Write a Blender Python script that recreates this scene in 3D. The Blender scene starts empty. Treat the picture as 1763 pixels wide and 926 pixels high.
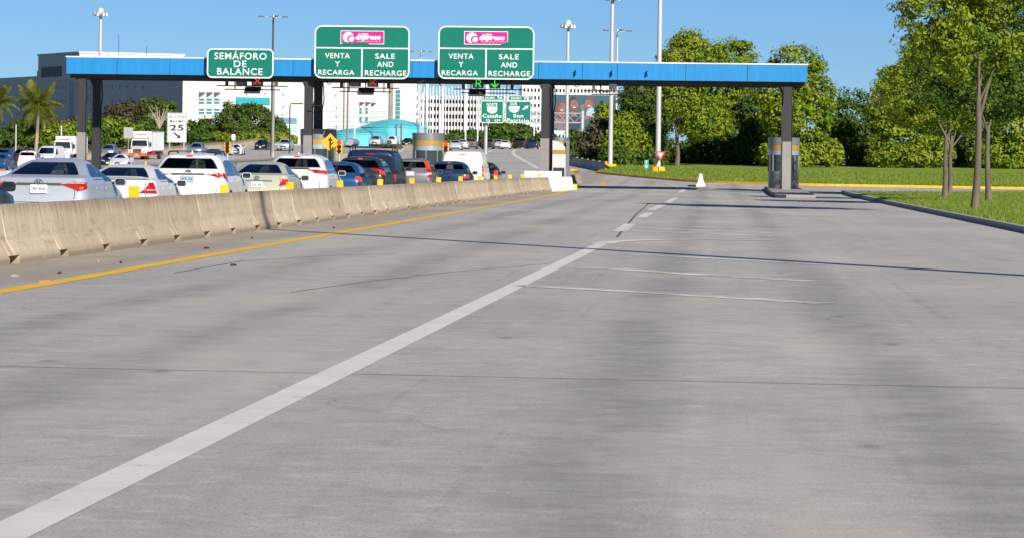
import bpy, math, random
import numpy as np
from mathutils import Vector, Matrix

R = math.radians
random.seed(7)
rng = np.random.default_rng(7)
scene = bpy.context.scene
COL = scene.collection

# ------------------------------------------------------------------ camera
FW, FH, F = 1763.0, 926.0, 6000.0          # frame and focal length in photograph pixels
PX, PY = 600.0, 281.2                      # principal point
ROLL = R(0.8)
H = 1.45                                   # eye height
cam_d = bpy.data.cameras.new('camera')
cam = bpy.data.objects.new('camera', cam_d)
COL.objects.link(cam)
scene.camera = cam
cam_d.sensor_width = 36.0
cam_d.lens = 36.0 * F / FW
cam_d.shift_x = (FW / 2 - PX) / FW
cam_d.shift_y = -(FH / 2 - PY) / FW
cam_d.clip_start = 0.5
cam_d.clip_end = 12000
cam.matrix_world = Matrix.Translation((0, 0, H)) @ Matrix.Rotation(math.pi / 2, 4, 'X') @ Matrix.Rotation(ROLL, 4, 'Z')

# ------------------------------------------------------------------ sky, sun, exposure
SUN_EL = R(26.5)
LH = Vector((-0.402, 0.915)).normalized()  # horizontal travel of the sunlight
world = bpy.data.worlds.new('World')
scene.world = world
world.use_nodes = True
wn = world.node_tree.nodes
wn.clear()
wo = wn.new('ShaderNodeOutputWorld')
bg = wn.new('ShaderNodeBackground')
sky = wn.new('ShaderNodeTexSky')
sky.sky_type = 'NISHITA'
sky.sun_disc = False
sky.sun_elevation = SUN_EL
sky.sun_rotation = math.atan2(-LH.x, -LH.y)
sky.altitude = 0
sky.air_density = 0.7
sky.dust_density = 0.0
sky.ozone_density = 10.0
bg.inputs['Strength'].default_value = 0.066
world.node_tree.links.new(sky.outputs[0], bg.inputs['Color'])
world.node_tree.links.new(bg.outputs[0], wo.inputs['Surface'])
sun_d = bpy.data.lights.new('sun', 'SUN')
sun_d.energy = 5.0
sun_d.angle = R(0.53)
sun_d.color = (1.0, 0.93, 0.82)
sun = bpy.data.objects.new('sun', sun_d)
COL.objects.link(sun)
sdir = Vector((LH.x * math.cos(SUN_EL), LH.y * math.cos(SUN_EL), -math.sin(SUN_EL)))
sun.rotation_euler = sdir.to_track_quat('-Z', 'Y').to_euler()
vs = scene.view_settings
vs.view_transform = 'Standard'
vs.look = 'None'
vs.exposure = 0.38
vs.gamma = 1.0
vs.use_curve_mapping = False

# ------------------------------------------------------------------ layout helpers
A = math.atan(630.0 / F)                   # the road heads 6 degrees to the right of the lens axis
CA, SA = math.cos(A), math.sin(A)

def zg_left(v):
    """the oncoming carriageway climbs more gently at first"""
    if v < 200: return 0.0
    if v < 545: return 3.39e-5 * (v - 200) ** 2
    return zg_main(v)
def zg(v, u=0.0):
    """height of the plaza and the roads beyond it, by distance along (v) and across (u)"""
    t = min(1.0, max(0.0, (-34.0 - u) / 14.0))
    return zg_main(v) * (1 - t) + zg_left(v) * t
def zg_main(v):
    if v < 185: return 0.0
    if v < 215: return 0.0117 * (v - 185) ** 2 / 60.0
    if v < 545: return 0.0117 * (v - 200)
    if v < 600: return 0.0117 * 345 + 0.0117 * ((v - 545) - (v - 545) ** 2 / 110.0)
    return 0.0117 * 345 + 0.0117 * 27.5
VK = [-60, 0, 40, 80, 120, 160, 185] + [185 + 3 * i for i in range(1, 11)] + [240, 280, 320, 360, 400, 440, 480, 520, 545] + [545 + 5.5 * i for i in range(1, 11)]

def W(u, v, z=0.0):
    return Vector((u * CA + v * SA, -u * SA + v * CA, z))

def unroll(x, y):
    a, b = x - PX, y - PY
    return a * math.cos(ROLL) + b * math.sin(ROLL), -a * math.sin(ROLL) + b * math.cos(ROLL)

def at(x, y, d):
    """a point at depth d, seen at x, y of the photograph"""
    a, b = unroll(x, y)
    return Vector((a * d / F, d, H - b * d / F))

def uv_of(p):
    return p.x * CA - p.y * SA, p.x * SA + p.y * CA

def gp(x, y):
    """the ground point seen at x, y -> (u, v)"""
    a, b = unroll(x, y)
    lo, hi = 8.0, 590.0
    def fz(d):
        p = Vector((a * d / F, d, H - b * d / F))
        u, v = uv_of(p)
        return p.z - zg(v, u)
    for _ in range(60):
        m = (lo + hi) / 2
        if fz(m) > 0: lo = m
        else: hi = m
    return uv_of(at(x, y, lo))

# ------------------------------------------------------------------ materials
MATS = {}
def nodes_of(name):
    m = bpy.data.materials.new(name)
    m.use_nodes = True
    nt = m.node_tree
    return m, nt, nt.nodes['Principled BSDF']

def mat(name, col, rough=0.6, metal=0.0, coat=0.0, spec=0.5, var=0.0, scale=3.0, emit=None, estr=0.0, stretch=None, bump=0.0):
    if name in MATS: return MATS[name]
    m, nt, b = nodes_of(name)
    b.inputs['Base Color'].default_value = (*col, 1)
    b.inputs['Roughness'].default_value = rough
    b.inputs['Metallic'].default_value = metal
    b.inputs['Coat Weight'].default_value = coat
    b.inputs['Coat Roughness'].default_value = 0.05
    b.inputs['Specular IOR Level'].default_value = spec
    if emit:
        b.inputs['Emission Color'].default_value = (*emit, 1)
        b.inputs['Emission Strength'].default_value = estr
    if var > 0:
        tc = nt.nodes.new('ShaderNodeTexCoord')
        mp = nt.nodes.new('ShaderNodeMapping')
        mp.inputs['Scale'].default_value = stretch or (1, 1, 1)
        nz = nt.nodes.new('ShaderNodeTexNoise')
        nz.inputs['Scale'].default_value = scale
        nz.inputs['Detail'].default_value = 8
        nz.inputs['Roughness'].default_value = 0.65
        rp = nt.nodes.new('ShaderNodeMapRange')
        rp.inputs['From Min'].default_value = 0.3
        rp.inputs['From Max'].default_value = 0.7
        rp.inputs['To Min'].default_value = 1 - var
        rp.inputs['To Max'].default_value = 1 + var
        mx = nt.nodes.new('ShaderNodeVectorMath')
        mx.operation = 'SCALE'
        mx.inputs[0].default_value = col
        L = nt.links.new
        L(tc.outputs['Object'], mp.inputs[0]); L(mp.outputs[0], nz.inputs['Vector'])
        L(nz.outputs['Fac'], rp.inputs['Value']); L(rp.outputs[0], mx.inputs['Scale'])
        L(mx.outputs[0], b.inputs['Base Color'])
        if bump:
            bp = nt.nodes.new('ShaderNodeBump')
            bp.inputs['Strength'].default_value = bump
            bp.inputs['Distance'].default_value = 0.02
            L(nz.outputs['Fac'], bp.inputs['Height']); L(bp.outputs[0], b.inputs['Normal'])
    MATS[name] = m
    return m

class NT:
    """tiny node-graph helper"""
    def __init__(s, name):
        s.m, s.nt, s.b = nodes_of(name)
    def n(s, t, **k):
        x = s.nt.nodes.new(t)
        for a, v in k.items():
            if hasattr(x, a): setattr(x, a, v)
        return x
    def l(s, a, b): s.nt.links.new(a, b)
    def noise(s, vec, scale, detail=6, rough=0.6):
        x = s.n('ShaderNodeTexNoise'); x.inputs['Scale'].default_value = scale
        x.inputs['Detail'].default_value = detail; x.inputs['Roughness'].default_value = rough
        s.l(vec, x.inputs['Vector']); return x.outputs['Fac']
    def mapping(s, vec, sc, rot=(0, 0, 0)):
        x = s.n('ShaderNodeMapping'); x.inputs['Scale'].default_value = sc; x.inputs['Rotation'].default_value = rot
        s.l(vec, x.inputs[0]); return x.outputs[0]
    def ramp(s, fac, a, b, lo=0.0, hi=1.0):
        x = s.n('ShaderNodeMapRange'); x.inputs['From Min'].default_value = a; x.inputs['From Max'].default_value = b
        x.inputs['To Min'].default_value = lo; x.inputs['To Max'].default_value = hi
        s.l(fac, x.inputs['Value']); return x.outputs[0]
    def mix(s, fac, a, b):
        x = s.n('ShaderNodeMix'); x.data_type = 'RGBA'
        if isinstance(fac, float): x.inputs[0].default_value = fac
        else: s.l(fac, x.inputs[0])
        for i, c in ((6, a), (7, b)):
            if isinstance(c, tuple): x.inputs[i].default_value = (*c, 1)
            else: s.l(c, x.inputs[i])
        return x.outputs[2]
    def math(s, op, a, b):
        x = s.n('ShaderNodeMath'); x.operation = op
        for i, c in ((0, a), (1, b)):
            if isinstance(c, (int, float)): x.inputs[i].default_value = c
            else: s.l(c, x.inputs[i])
        return x.outputs[0]
    def bump(s, h, st=0.3, d=0.01):
        x = s.n('ShaderNodeBump'); x.inputs['Strength'].default_value = st; x.inputs['Distance'].default_value = d
        s.l(h, x.inputs['Height']); s.l(x.outputs[0], s.b.inputs['Normal'])

def pavement_material():
    g = NT('worn_pavement')
    tc = g.n('ShaderNodeTexCoord').outputs['Object']     # road frame: x across, y along
    big = g.noise(g.mapping(tc, (0.25, 0.05, 1)), 1.0, 5)
    lanes = g.noise(g.mapping(tc, (1.1, 0.012, 1)), 1.0, 3)
    cross = g.noise(g.mapping(tc, (0.03, 0.55, 1)), 1.0, 6, 0.7)
    fine = g.noise(tc, 9.0, 8, 0.75)
    grit = g.noise(tc, 60.0, 4, 0.8)
    col = g.mix(g.ramp(big, 0.35, 0.65), (0.45, 0.438, 0.405), (0.60, 0.582, 0.535))
    col = g.mix(g.math('MULTIPLY', g.ramp(lanes, 0.42, 0.7), 0.55), col, (0.38, 0.37, 0.35))
    col = g.mix(g.math('MULTIPLY', g.ramp(cross, 0.48, 0.75), 0.5), col, (0.58, 0.54, 0.49))
    col = g.mix(g.math('MULTIPLY', g.ramp(fine, 0.5, 0.75), 0.6), col, (0.28, 0.272, 0.258))
    col = g.mix(g.math('MULTIPLY', g.ramp(grit, 0.50, 0.58), 0.6), col, (0.15, 0.146, 0.138))
    grit2 = g.noise(tc, 34.0, 5, 0.8)
    col = g.mix(g.math('MULTIPLY', g.ramp(grit2, 0.54, 0.66), 0.5), col, (0.70, 0.68, 0.63))
    vs_ = g.n('ShaderNodeTexVoronoi'); vs_.inputs['Scale'].default_value = 22.0
    g.l(tc, vs_.inputs['Vector'])
    col = g.mix(g.math('MULTIPLY', g.ramp(vs_.outputs['Distance'], 0.22, 0.10), 0.5), col, (0.17, 0.165, 0.155))
    mott = g.noise(tc, 1.6, 7, 0.7)
    col = g.mix(g.math('MULTIPLY', g.ramp(mott, 0.44, 0.64), 0.42), col, (0.27, 0.262, 0.248))
    pale = g.noise(tc, 3.7, 7, 0.75)
    col = g.mix(g.math('MULTIPLY', g.ramp(pale, 0.52, 0.68), 0.5), col, (0.68, 0.655, 0.605))
    # rubbered wheel paths, two to a lane
    wx = g.n('ShaderNodeSeparateXYZ'); g.l(tc, wx.inputs[0])
    wob = g.math('ADD', wx.outputs['X'], g.math('MULTIPLY', g.noise(g.mapping(tc, (.1, .05, 1)), 1.0, 3), 0.8))
    for uc in (-6.0, -4.2, -0.6, 1.3):
        dd = g.math('ABSOLUTE', g.math('SUBTRACT', wob, uc + .4), 0)
        col = g.mix(g.math('MULTIPLY', g.ramp(dd, 0.5, 0.1), g.ramp(mott, 0.3, 0.7, .2, .6)), col, (0.20, 0.195, 0.19))
    # slabs of slightly different pours
    br = g.n('ShaderNodeTexBrick'); br.inputs['Scale'].default_value = 1.0; br.offset = 0.0
    br.inputs['Mortar Size'].default_value = 0.0; br.inputs['Brick Width'].default_value = 4.5; br.inputs['Row Height'].default_value = 8.2
    br.inputs['Color1'].default_value = (0, 0, 0, 1); br.inputs['Color2'].default_value = (1, 1, 1, 1)
    g.l(tc, br.inputs['Vector'])
    col = g.mix(g.math('MULTIPLY', g.ramp(br.outputs['Color'], 0, 1), 0.22), col, (0.30, 0.292, 0.28))
    # thin faded tyre streaks along the lane
    tyre = g.noise(g.mapping(tc, (5.5, 0.035, 1)), 1.0, 4, .6)
    col = g.mix(g.math('MULTIPLY', g.ramp(tyre, 0.58, 0.72), g.ramp(mott, .35, .6, .05, .45)), col, (0.21, 0.205, 0.198))
    # oil drops and rubber marks
    vo = g.n('ShaderNodeTexVoronoi'); vo.inputs['Scale'].default_value = 0.9
    g.l(g.mapping(tc, (1, 0.35, 1)), vo.inputs['Vector'])
    col = g.mix(g.math('MULTIPLY', g.ramp(vo.outputs['Distance'], 0.09, 0.02), 0.5), col, (0.075, 0.07, 0.068))
    # cracks
    v2 = g.n('ShaderNodeTexVoronoi'); v2.feature = 'DISTANCE_TO_EDGE'; v2.inputs['Scale'].default_value = 0.16
    wv = g.n('ShaderNodeVectorMath'); wv.operation = 'ADD'
    nz = g.n('ShaderNodeTexNoise'); nz.inputs['Scale'].default_value = 0.7; nz.inputs['Detail'].default_value = 6
    g.l(tc, nz.inputs['Vector']); g.l(tc, wv.inputs[0]); g.l(nz.outputs['Color'], wv.inputs[1])
    g.l(wv.outputs[0], v2.inputs['Vector'])
    col = g.mix(g.math('MULTIPLY', g.ramp(v2.outputs['Distance'], 0.0022, 0.0004), g.ramp(big, .45, .6, 0.0, .65)), col, (0.08, 0.076, 0.072))
    # the dusty strip along the foot of the barrier (u from -9.5 to -7.8)
    sx = g.n('ShaderNodeSeparateXYZ'); g.l(tc, sx.inputs[0])
    wob = g.math('ADD', sx.outputs['X'], g.math('MULTIPLY', g.noise(g.mapping(tc, (1, .4, 1)), 1.3, 5), 0.9))
    dust = g.math('MULTIPLY', g.ramp(wob, -7.2, -7.9), g.ramp(wob, -11.0, -9.6))
    col = g.mix(g.math('MULTIPLY', dust, g.ramp(fine, 0.2, 0.6, 0.45, 0.85)), col, (0.33, 0.275, 0.215))
    # tan wear patches
    tan = g.noise(g.mapping(tc, (0.16, 0.045, 1)), 2.2, 4)
    col = g.mix(g.math('MULTIPLY', g.ramp(tan, 0.48, 0.66), 0.5), col, (0.58, 0.515, 0.43))
    g.l(col, g.b.inputs['Base Color'])
    g.b.inputs['Roughness'].default_value = 0.85
    g.b.inputs['Specular IOR Level'].default_value = 0.3
    g.bump(g.math('ADD', fine, grit), 0.6, 0.008)
    return g.m

def concrete_material(name, base, dark, streak=0.6):
    g = NT(name)
    tc = g.n('ShaderNodeTexCoord').outputs['Object']
    oi = g.n('ShaderNodeObjectInfo')
    ad = g.n('ShaderNodeVectorMath'); ad.operation = 'ADD'
    cb = g.n('ShaderNodeCombineXYZ')
    g.l(g.math('MULTIPLY', oi.outputs['Random'], 37.0), cb.inputs[1])
    g.l(tc, ad.inputs[0]); g.l(cb.outputs[0], ad.inputs[1])
    p = ad.outputs[0]
    st = g.noise(g.mapping(p, (6, 9, 0.5)), 1.0, 6, 0.7)
    bl = g.noise(p, 2.2, 6, 0.65)
    fi = g.noise(p, 28.0, 6, 0.7)
    sx = g.n('ShaderNodeSeparateXYZ'); g.l(tc, sx.inputs[0])
    topm = g.ramp(g.math('ADD', sx.outputs['Z'], g.math('MULTIPLY', st, 0.5)), 0.86, 1.12)
    lowm = g.ramp(g.math('SUBTRACT', sx.outputs['Z'], g.math('MULTIPLY', bl, 0.2)), 0.06, -0.06)
    col = g.mix(g.ramp(bl, 0.3, 0.7), tuple(c * 0.86 for c in base), tuple(min(1, c * 1.1) for c in base))
    col = g.mix(g.math('MULTIPLY', g.ramp(st, 0.5, 0.75), streak * 0.6), col, dark)
    col = g.mix(g.math('MULTIPLY', topm, streak), col, dark)
    col = g.mix(g.math('MULTIPLY', lowm, streak * 0.8), col, dark)
    col = g.mix(g.math('MULTIPLY', g.ramp(fi, 0.55, 0.8), 0.35), col, dark)
    sc = g.noise(g.mapping(p, (1, .9, 7)), 1.0, 7, .7)
    zmid = g.math('MULTIPLY', g.ramp(sx.outputs['Z'], .12, .3), g.ramp(sx.outputs['Z'], .62, .45))
    col = g.mix(g.math('MULTIPLY', g.math('MULTIPLY', g.ramp(sc, .54, .68), zmid), streak * .7), col, tuple(c * .75 for c in dark))
    chip = g.noise(p, 6.5, 3, .5)
    col = g.mix(g.math('MULTIPLY', g.ramp(chip, .66, .70), .5), col, tuple(min(1, c * 1.35) for c in base))
    hs = g.n('ShaderNodeHueSaturation'); g.l(col, hs.inputs['Color'])
    g.l(g.ramp(oi.outputs['Random'], 0, 1, 0.82, 1.08), hs.inputs['Value'])
    g.l(hs.outputs[0], g.b.inputs['Base Color'])
    g.b.inputs['Roughness'].default_value = 0.9
    g.b.inputs['Specular IOR Level'].default_value = 0.2
    g.bump(g.math('ADD', bl, fi), 0.3, 0.01)
    return g.m

def grass_material(name, a, b, c):
    g = NT(name)
    tc = g.n('ShaderNodeTexCoord').outputs['Object']
    col = g.mix(g.ramp(g.noise(tc, 0.35, 5), 0.35, 0.65), a, b)
    col = g.mix(g.math('MULTIPLY', g.ramp(g.noise(g.mapping(tc, (3, 1, 1)), 3.0, 8, 0.75), 0.45, 0.7), 0.7), col, c)
    g.l(col, g.b.inputs['Base Color']); g.b.inputs['Roughness'].default_value = 1.0
    g.b.inputs['Specular IOR Level'].default_value = 0.1
    g.bump(g.noise(tc, 12.0, 6, 0.8), 0.5, 0.03)
    return g.m

def leaf_material(name, dark, light, tip):
    g = NT(name)
    ge = g.n('ShaderNodeNewGeometry')
    tc = g.n('ShaderNodeTexCoord').outputs['Object']
    col = g.mix(g.ramp(ge.outputs['Random Per Island'], 0.0, 1.0), dark, light)
    col = g.mix(g.math('MULTIPLY', g.ramp(g.noise(tc, 0.5, 4), 0.45, 0.7), 0.6), col, tip)
    g.l(col, g.b.inputs['Base Color'])
    g.b.inputs['Roughness'].default_value = 0.6
    g.b.inputs['Specular IOR Level'].default_value = 0.25
    tr = g.n('ShaderNodeBsdfTranslucent'); g.l(col, tr.inputs['Color'])
    ms = g.n('ShaderNodeMixShader'); ms.inputs[0].default_value = 0.36
    g.l(g.b.outputs[0], ms.inputs[1]); g.l(tr.outputs[0], ms.inputs[2])
    out = [n for n in g.nt.nodes if n.type == 'OUTPUT_MATERIAL'][0]
    g.l(ms.outputs[0], out.inputs['Surface'])
    return g.m

M_PAVE = pavement_material()
M_CONC = concrete_material('tan_concrete', (0.52, 0.425, 0.31), (0.17, 0.13, 0.09), 0.75)
M_CONC2 = concrete_material('grey_concrete', (0.42, 0.40, 0.37), (0.18, 0.165, 0.15))
M_CONCW = concrete_material('white_painted_concrete', (0.80, 0.79, 0.76), (0.45, 0.42, 0.38), 0.3)
M_LAWN = grass_material('mown_grass', (0.15, 0.25, 0.02), (0.22, 0.31, 0.035), (0.32, 0.30, 0.09))
M_LAND = grass_material('rough_land', (0.10, 0.12, 0.045), (0.16, 0.14, 0.08), (0.05, 0.08, 0.02))
def chipped(name, col, wear=(0.36, 0.35, 0.33), a=.60, b=.66):
    g = NT(name)
    tc = g.n('ShaderNodeTexCoord').outputs['Object']
    base = g.mix(g.ramp(g.noise(tc, 1.2, 6, .7), .35, .65), tuple(c * .86 for c in col), col)
    base = g.mix(g.math('MULTIPLY', g.ramp(g.noise(tc, 30, 6, .8), .5, .65), .3), base, tuple(c * .6 for c in col))
    c = g.mix(g.ramp(g.noise(tc, 4.5, 9, .75), a, b), base, wear)
    g.l(c, g.b.inputs['Base Color']); g.b.inputs['Roughness'].default_value = .85
    return g.m
M_WHITE_PAINT = chipped('white_road_paint', (0.74, 0.72, 0.67))
def worn_paint():
    g = NT('worn_white_road_paint')
    tc = g.n('ShaderNodeTexCoord').outputs['Object']
    f = g.ramp(g.noise(g.mapping(tc, (1, .8, 1)), 1.1, 8, .75), .42, .58)
    col = g.mix(f, (0.36, 0.345, 0.325), (0.72, 0.70, 0.66))
    g.l(col, g.b.inputs['Base Color']); g.b.inputs['Roughness'].default_value = .85
    return g.m
M_WORN_PAINT = worn_paint()
M_FAINT_PAINT = mat('faded_road_paint', (0.52, 0.505, 0.475), 0.85, var=0.3, scale=3)
M_YELLOW_PAINT = chipped('yellow_road_paint', (0.86, 0.50, 0.015), (0.40, 0.34, 0.24), .62, .68)
M_KERB_YELLOW = mat('yellow_kerb_paint', (0.78, 0.42, 0.02), 0.7, var=0.25, scale=4)
M_TAR = mat('dark_joint_sealant', (0.075, 0.072, 0.07), 0.8)
M_BLUE = mat('blue_fascia_paint', (0.006, 0.205, 0.50), 0.5, var=0.13, scale=2.0, stretch=(2.5, 2.5, .25))
M_BLUECAP = mat('white_coping', (0.75, 0.75, 0.74), 0.5)
M_SOFFIT = mat('dark_soffit', (0.05, 0.045, 0.04), 0.8, var=0.2)
M_COL = mat('charcoal_column_paint', (0.024, 0.022, 0.026), 0.55, var=0.25, scale=1.2, stretch=(2, 2, .5))
M_COLLOW = mat('grey_column_paint', (0.24, 0.225, 0.215), 0.6, var=0.15, scale=1.2)
M_BLACK = mat('black_metal', (0.012, 0.012, 0.013), 0.5)
M_DARKMETAL = mat('dark_bracket_metal', (0.06, 0.055, 0.05), 0.6, var=0.3)
M_STEEL = mat('galvanised_steel', (0.46, 0.47, 0.48), 0.5, 0.55, var=0.12, scale=2, stretch=(1, 1, .3))
M_POLE = mat('grey_pole_paint', (0.50, 0.50, 0.50), 0.55, 0.2, var=0.12, scale=1.5, stretch=(1, 1, .2))
M_WOOD = mat('weathered_pole_wood', (0.22, 0.18, 0.145), 0.9, var=0.3, stretch=(4, 4, .3))
M_GREEN = mat('green_sign_sheeting', (0.001, 0.155, 0.108), 0.5, spec=0.25, var=0.07, scale=0.8)
M_SIGNWHITE = mat('white_sign_sheeting', (0.78, 0.79, 0.78), 0.5)
M_SIGNBLACK = mat('black_sign_ink', (0.015, 0.015, 0.016), 0.6)
M_MAGENTA = mat('magenta_sign_panel', (0.56, 0.002, 0.22), 0.45)
M_SIGNYELLOW = mat('yellow_sign_sheeting', (0.85, 0.43, 0.0), 0.5)
M_REFL = mat('yellow_reflector_panel', (0.88, 0.46, 0.0), 0.5, var=0.06)
M_RED = mat('red_sign_sheeting', (0.55, 0.01, 0.02), 0.5)
M_TEALSIGN = mat('teal_marker_sheeting', (0.02, 0.36, 0.29), 0.5)
M_SIGBOX = mat('signal_housing_black', (0.008, 0.008, 0.008), 0.45)
M_LEDRED = mat('lit_red_signal', (0.3, 0.01, 0.01), 0.5, emit=(1, 0.05, 0.02), estr=0.9)
M_LEDDIM = mat('dim_red_signal', (0.22, 0.02, 0.015), 0.5, emit=(1, 0.05, 0.03), estr=0.42)
M_LEDGREEN = mat('lit_green_signal', (0.02, 0.3, 0.02), 0.5, emit=(0.02, 1, 0.03), estr=0.85)
M_LAMPRED = mat('lit_red_lens', (0.6, 0.02, 0.01), 0.3, emit=(1, 0.06, 0.02), estr=1.1)
M_LENSDARK = mat('unlit_signal_lens', (0.03, 0.015, 0.01), 0.25)
M_SIGYELLOW = mat('yellow_signal_housing', (0.72, 0.40, 0.02), 0.5)
# vehicles
M_GLASS = mat('tinted_car_glass', (0.012, 0.018, 0.022), 0.03, 0.0, 0.0, 0.9)
M_CABIN = mat('dark_cabin_plastic', (0.03, 0.03, 0.032), 0.8)
M_SEAT = mat('grey_seat_cloth', (0.08, 0.078, 0.076), 0.9)
def see_glass():
    g = NT('see_through_car_glass')
    tr = g.n('ShaderNodeBsdfTransparent'); tr.inputs['Color'].default_value = (0.30, 0.35, 0.36, 1)
    gl = g.n('ShaderNodeBsdfGlossy'); gl.inputs['Roughness'].default_value = 0.03
    fr = g.n('ShaderNodeFresnel'); fr.inputs['IOR'].default_value = 1.5
    ms = g.n('ShaderNodeMixShader')
    g.l(fr.outputs[0], ms.inputs[0]); g.l(tr.outputs[0], ms.inputs[1]); g.l(gl.outputs[0], ms.inputs[2])
    out = [n for n in g.nt.nodes if n.type == 'OUTPUT_MATERIAL'][0]
    g.l(ms.outputs[0], out.inputs['Surface'])
    return g.m
M_SEEGLASS = see_glass()
M_TYRE = mat('tyre_rubber', (0.018, 0.018, 0.018), 0.85)
M_RIM = mat('alloy_rim', (0.42, 0.42, 0.43), 0.3, 0.8)
M_TRIM = mat('black_plastic_trim', (0.022, 0.022, 0.024), 0.55)
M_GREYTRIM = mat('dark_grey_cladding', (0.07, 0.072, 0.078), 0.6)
M_ARCH = mat('wheel_arch_dark', (0.008, 0.008, 0.008), 0.9)
M_TAIL = mat('red_tail_lens', (0.42, 0.008, 0.012), 0.12, coat=0.8)
M_TAILLIT = mat('lit_brake_lens', (0.6, 0.02, 0.01), 0.15, emit=(1, 0.05, 0.01), estr=0.75)
M_AMBERLIT = mat('lit_inner_lens', (0.8, 0.1, 0.02), 0.2, emit=(1, 0.16, 0.03), estr=0.9)
M_CLEAR = mat('clear_lens', (0.62, 0.62, 0.62), 0.12, 0.2, coat=0.8)
M_HEAD = mat('headlamp_lens', (0.66, 0.68, 0.7), 0.08, 0.4, coat=1.0)
M_CHROME = mat('chrome_trim', (0.7, 0.7, 0.72), 0.12, 1.0)
M_PLATE = mat('licence_plate_white', (0.74, 0.74, 0.76), 0.5)
M_PLATEBLUE = mat('licence_plate_blue', (0.30, 0.43, 0.52), 0.5)
M_PLATEINK = mat('licence_plate_ink', (0.05, 0.05, 0.12), 0.6)
M_BOX = mat('white_truck_box', (0.74, 0.75, 0.76), 0.5, var=0.06, scale=0.8)
M_ORANGE = mat('orange_truck_bumper', (0.75, 0.10, 0.015), 0.4, coat=0.5)

def paint(name, col, metal=0.0, rough=0.32):
    return mat('car_paint_' + name, col, rough + .04, metal, 0.28, 0.35)
P_WHITE = paint('white', (0.66, 0.66, 0.655))
P_PEARL = paint('pearl_white', (0.60, 0.60, 0.605))
P_SILVER = paint('silver', (0.50, 0.54, 0.61), 0.35, 0.34)
P_CHAMP = paint('champagne', (0.52, 0.53, 0.41), 0.2, 0.36)
P_DGREY = paint('dark_grey', (0.030, 0.034, 0.042), 0.3)
P_BLACK = paint('black', (0.010, 0.011, 0.014), 0.1)
P_NAVY = paint('navy', (0.008, 0.024, 0.075), 0.25)
P_BLUE = paint('blue', (0.012, 0.070, 0.185), 0.35)
P_DBLUE = paint('dark_blue', (0.006, 0.038, 0.085), 0.25)
P_GREY = paint('grey', (0.20, 0.205, 0.22), 0.5, 0.38)
P_BRONZE = paint('bronze', (0.16, 0.135, 0.13), 0.5)
P_LBLUE = paint('pale_blue', (0.24, 0.32, 0.42), 0.5)
P_CREAM = paint('cream', (0.72, 0.66, 0.56))
P_MAROON = paint('maroon', (0.05, 0.02, 0.03), 0.3)

# ------------------------------------------------------------------ mesh helpers
class MB:
    def __init__(s): s.v = []; s.f = []
    def add(s, verts, faces):
        o = len(s.v)
        s.v += [tuple(p) for p in verts]
        s.f += [tuple(i + o for i in f) for f in faces]
        return s
    def box(s, c, d):
        x, y, z = c; a, b, e = d[0] / 2, d[1] / 2, d[2] / 2
        vs_ = [(x + i * a, y + j * b, z + k * e) for k in (-1, 1) for j in (-1, 1) for i in (-1, 1)]
        return s.add(vs_, [(0, 2, 3, 1), (4, 5, 7, 6), (0, 1, 5, 4), (2, 6, 7, 3), (0, 4, 6, 2), (1, 3, 7, 5)])
    def bbox(s, x0, x1, y0, y1, z0, z1):
        return s.box(((x0 + x1) / 2, (y0 + y1) / 2, (z0 + z1) / 2), (x1 - x0, y1 - y0, z1 - z0))
    def tube(s, pts, rad, n=8, cap=True):
        pts = [Vector(p) for p in pts]
        rs = rad if isinstance(rad, (list, tuple)) else [rad] * len(pts)
        o = len(s.v)
        for i, p in enumerate(pts):
            t = (pts[min(i + 1, len(pts) - 1)] - pts[max(i - 1, 0)]).normalized()
            up = Vector((0, 0, 1)) if abs(t.z) < 0.9 else Vector((1, 0, 0))
            a = t.cross(up).normalized(); b = a.cross(t)
            for k in range(n):
                q = 2 * math.pi * k / n
                s.v.append(tuple(p + (a * math.cos(q) + b * math.sin(q)) * rs[i]))
        for i in range(len(pts) - 1):
            for k in range(n):
                a, b = o + i * n + k, o + i * n + (k + 1) % n
                s.f.append((a, b, b + n, a + n))
        if cap:
            s.f.append(tuple(o + k for k in range(n))[::-1])
            s.f.append(tuple(o + (len(pts) - 1) * n + k for k in range(n)))
        return s
    def prism(s, poly, y0, y1):
        """polygon in x, z pushed through y"""
        n = len(poly)
        vs_ = [(x, y0, z) for x, z in poly] + [(x, y1, z) for x, z in poly]
        fs = [tuple(range(n)), tuple(range(n, 2 * n))[::-1]] + [(i, i + n, (i + 1) % n + n, (i + 1) % n) for i in range(n)]
        return s.add(vs_, fs)
    def lathe(s, prof, n=24, c=(0, 0), sy=1.0, a0=0, a1=2 * math.pi):
        full = abs(a1 - a0 - 2 * math.pi) < 1e-6
        m = n if full else n + 1
        o = len(s.v)
        for r, z in prof:
            for k in range(m):
                q = a0 + (a1 - a0) * k / n
                s.v.append((c[0] + r * math.cos(q), c[1] + r * math.sin(q) * sy, z))
        for i in range(len(prof) - 1):
            for k in range(n):
                a, b = o + i * m + k, o + i * m + (k + 1) % m
                s.f.append((a, b, b + m, a + m))
        return s
    def grid(s, P):
        nr, nc = len(P), len(P[0]); o = len(s.v)
        for r in P: s.v += [tuple(p) for p in r]
        for i in range(nr - 1):
            for j in range(nc - 1):
                a = o + i * nc + j
                s.f.append((a, a + 1, a + nc + 1, a + nc))
        return s

def link(name, me, parent=None, loc=None, rz=None):
    o = bpy.data.objects.new(name, me)
    COL.objects.link(o)
    if parent: o.parent = parent
    if loc is not None: o.location = loc
    if rz is not None: o.rotation_euler = (0, 0, rz)
    return o

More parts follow.
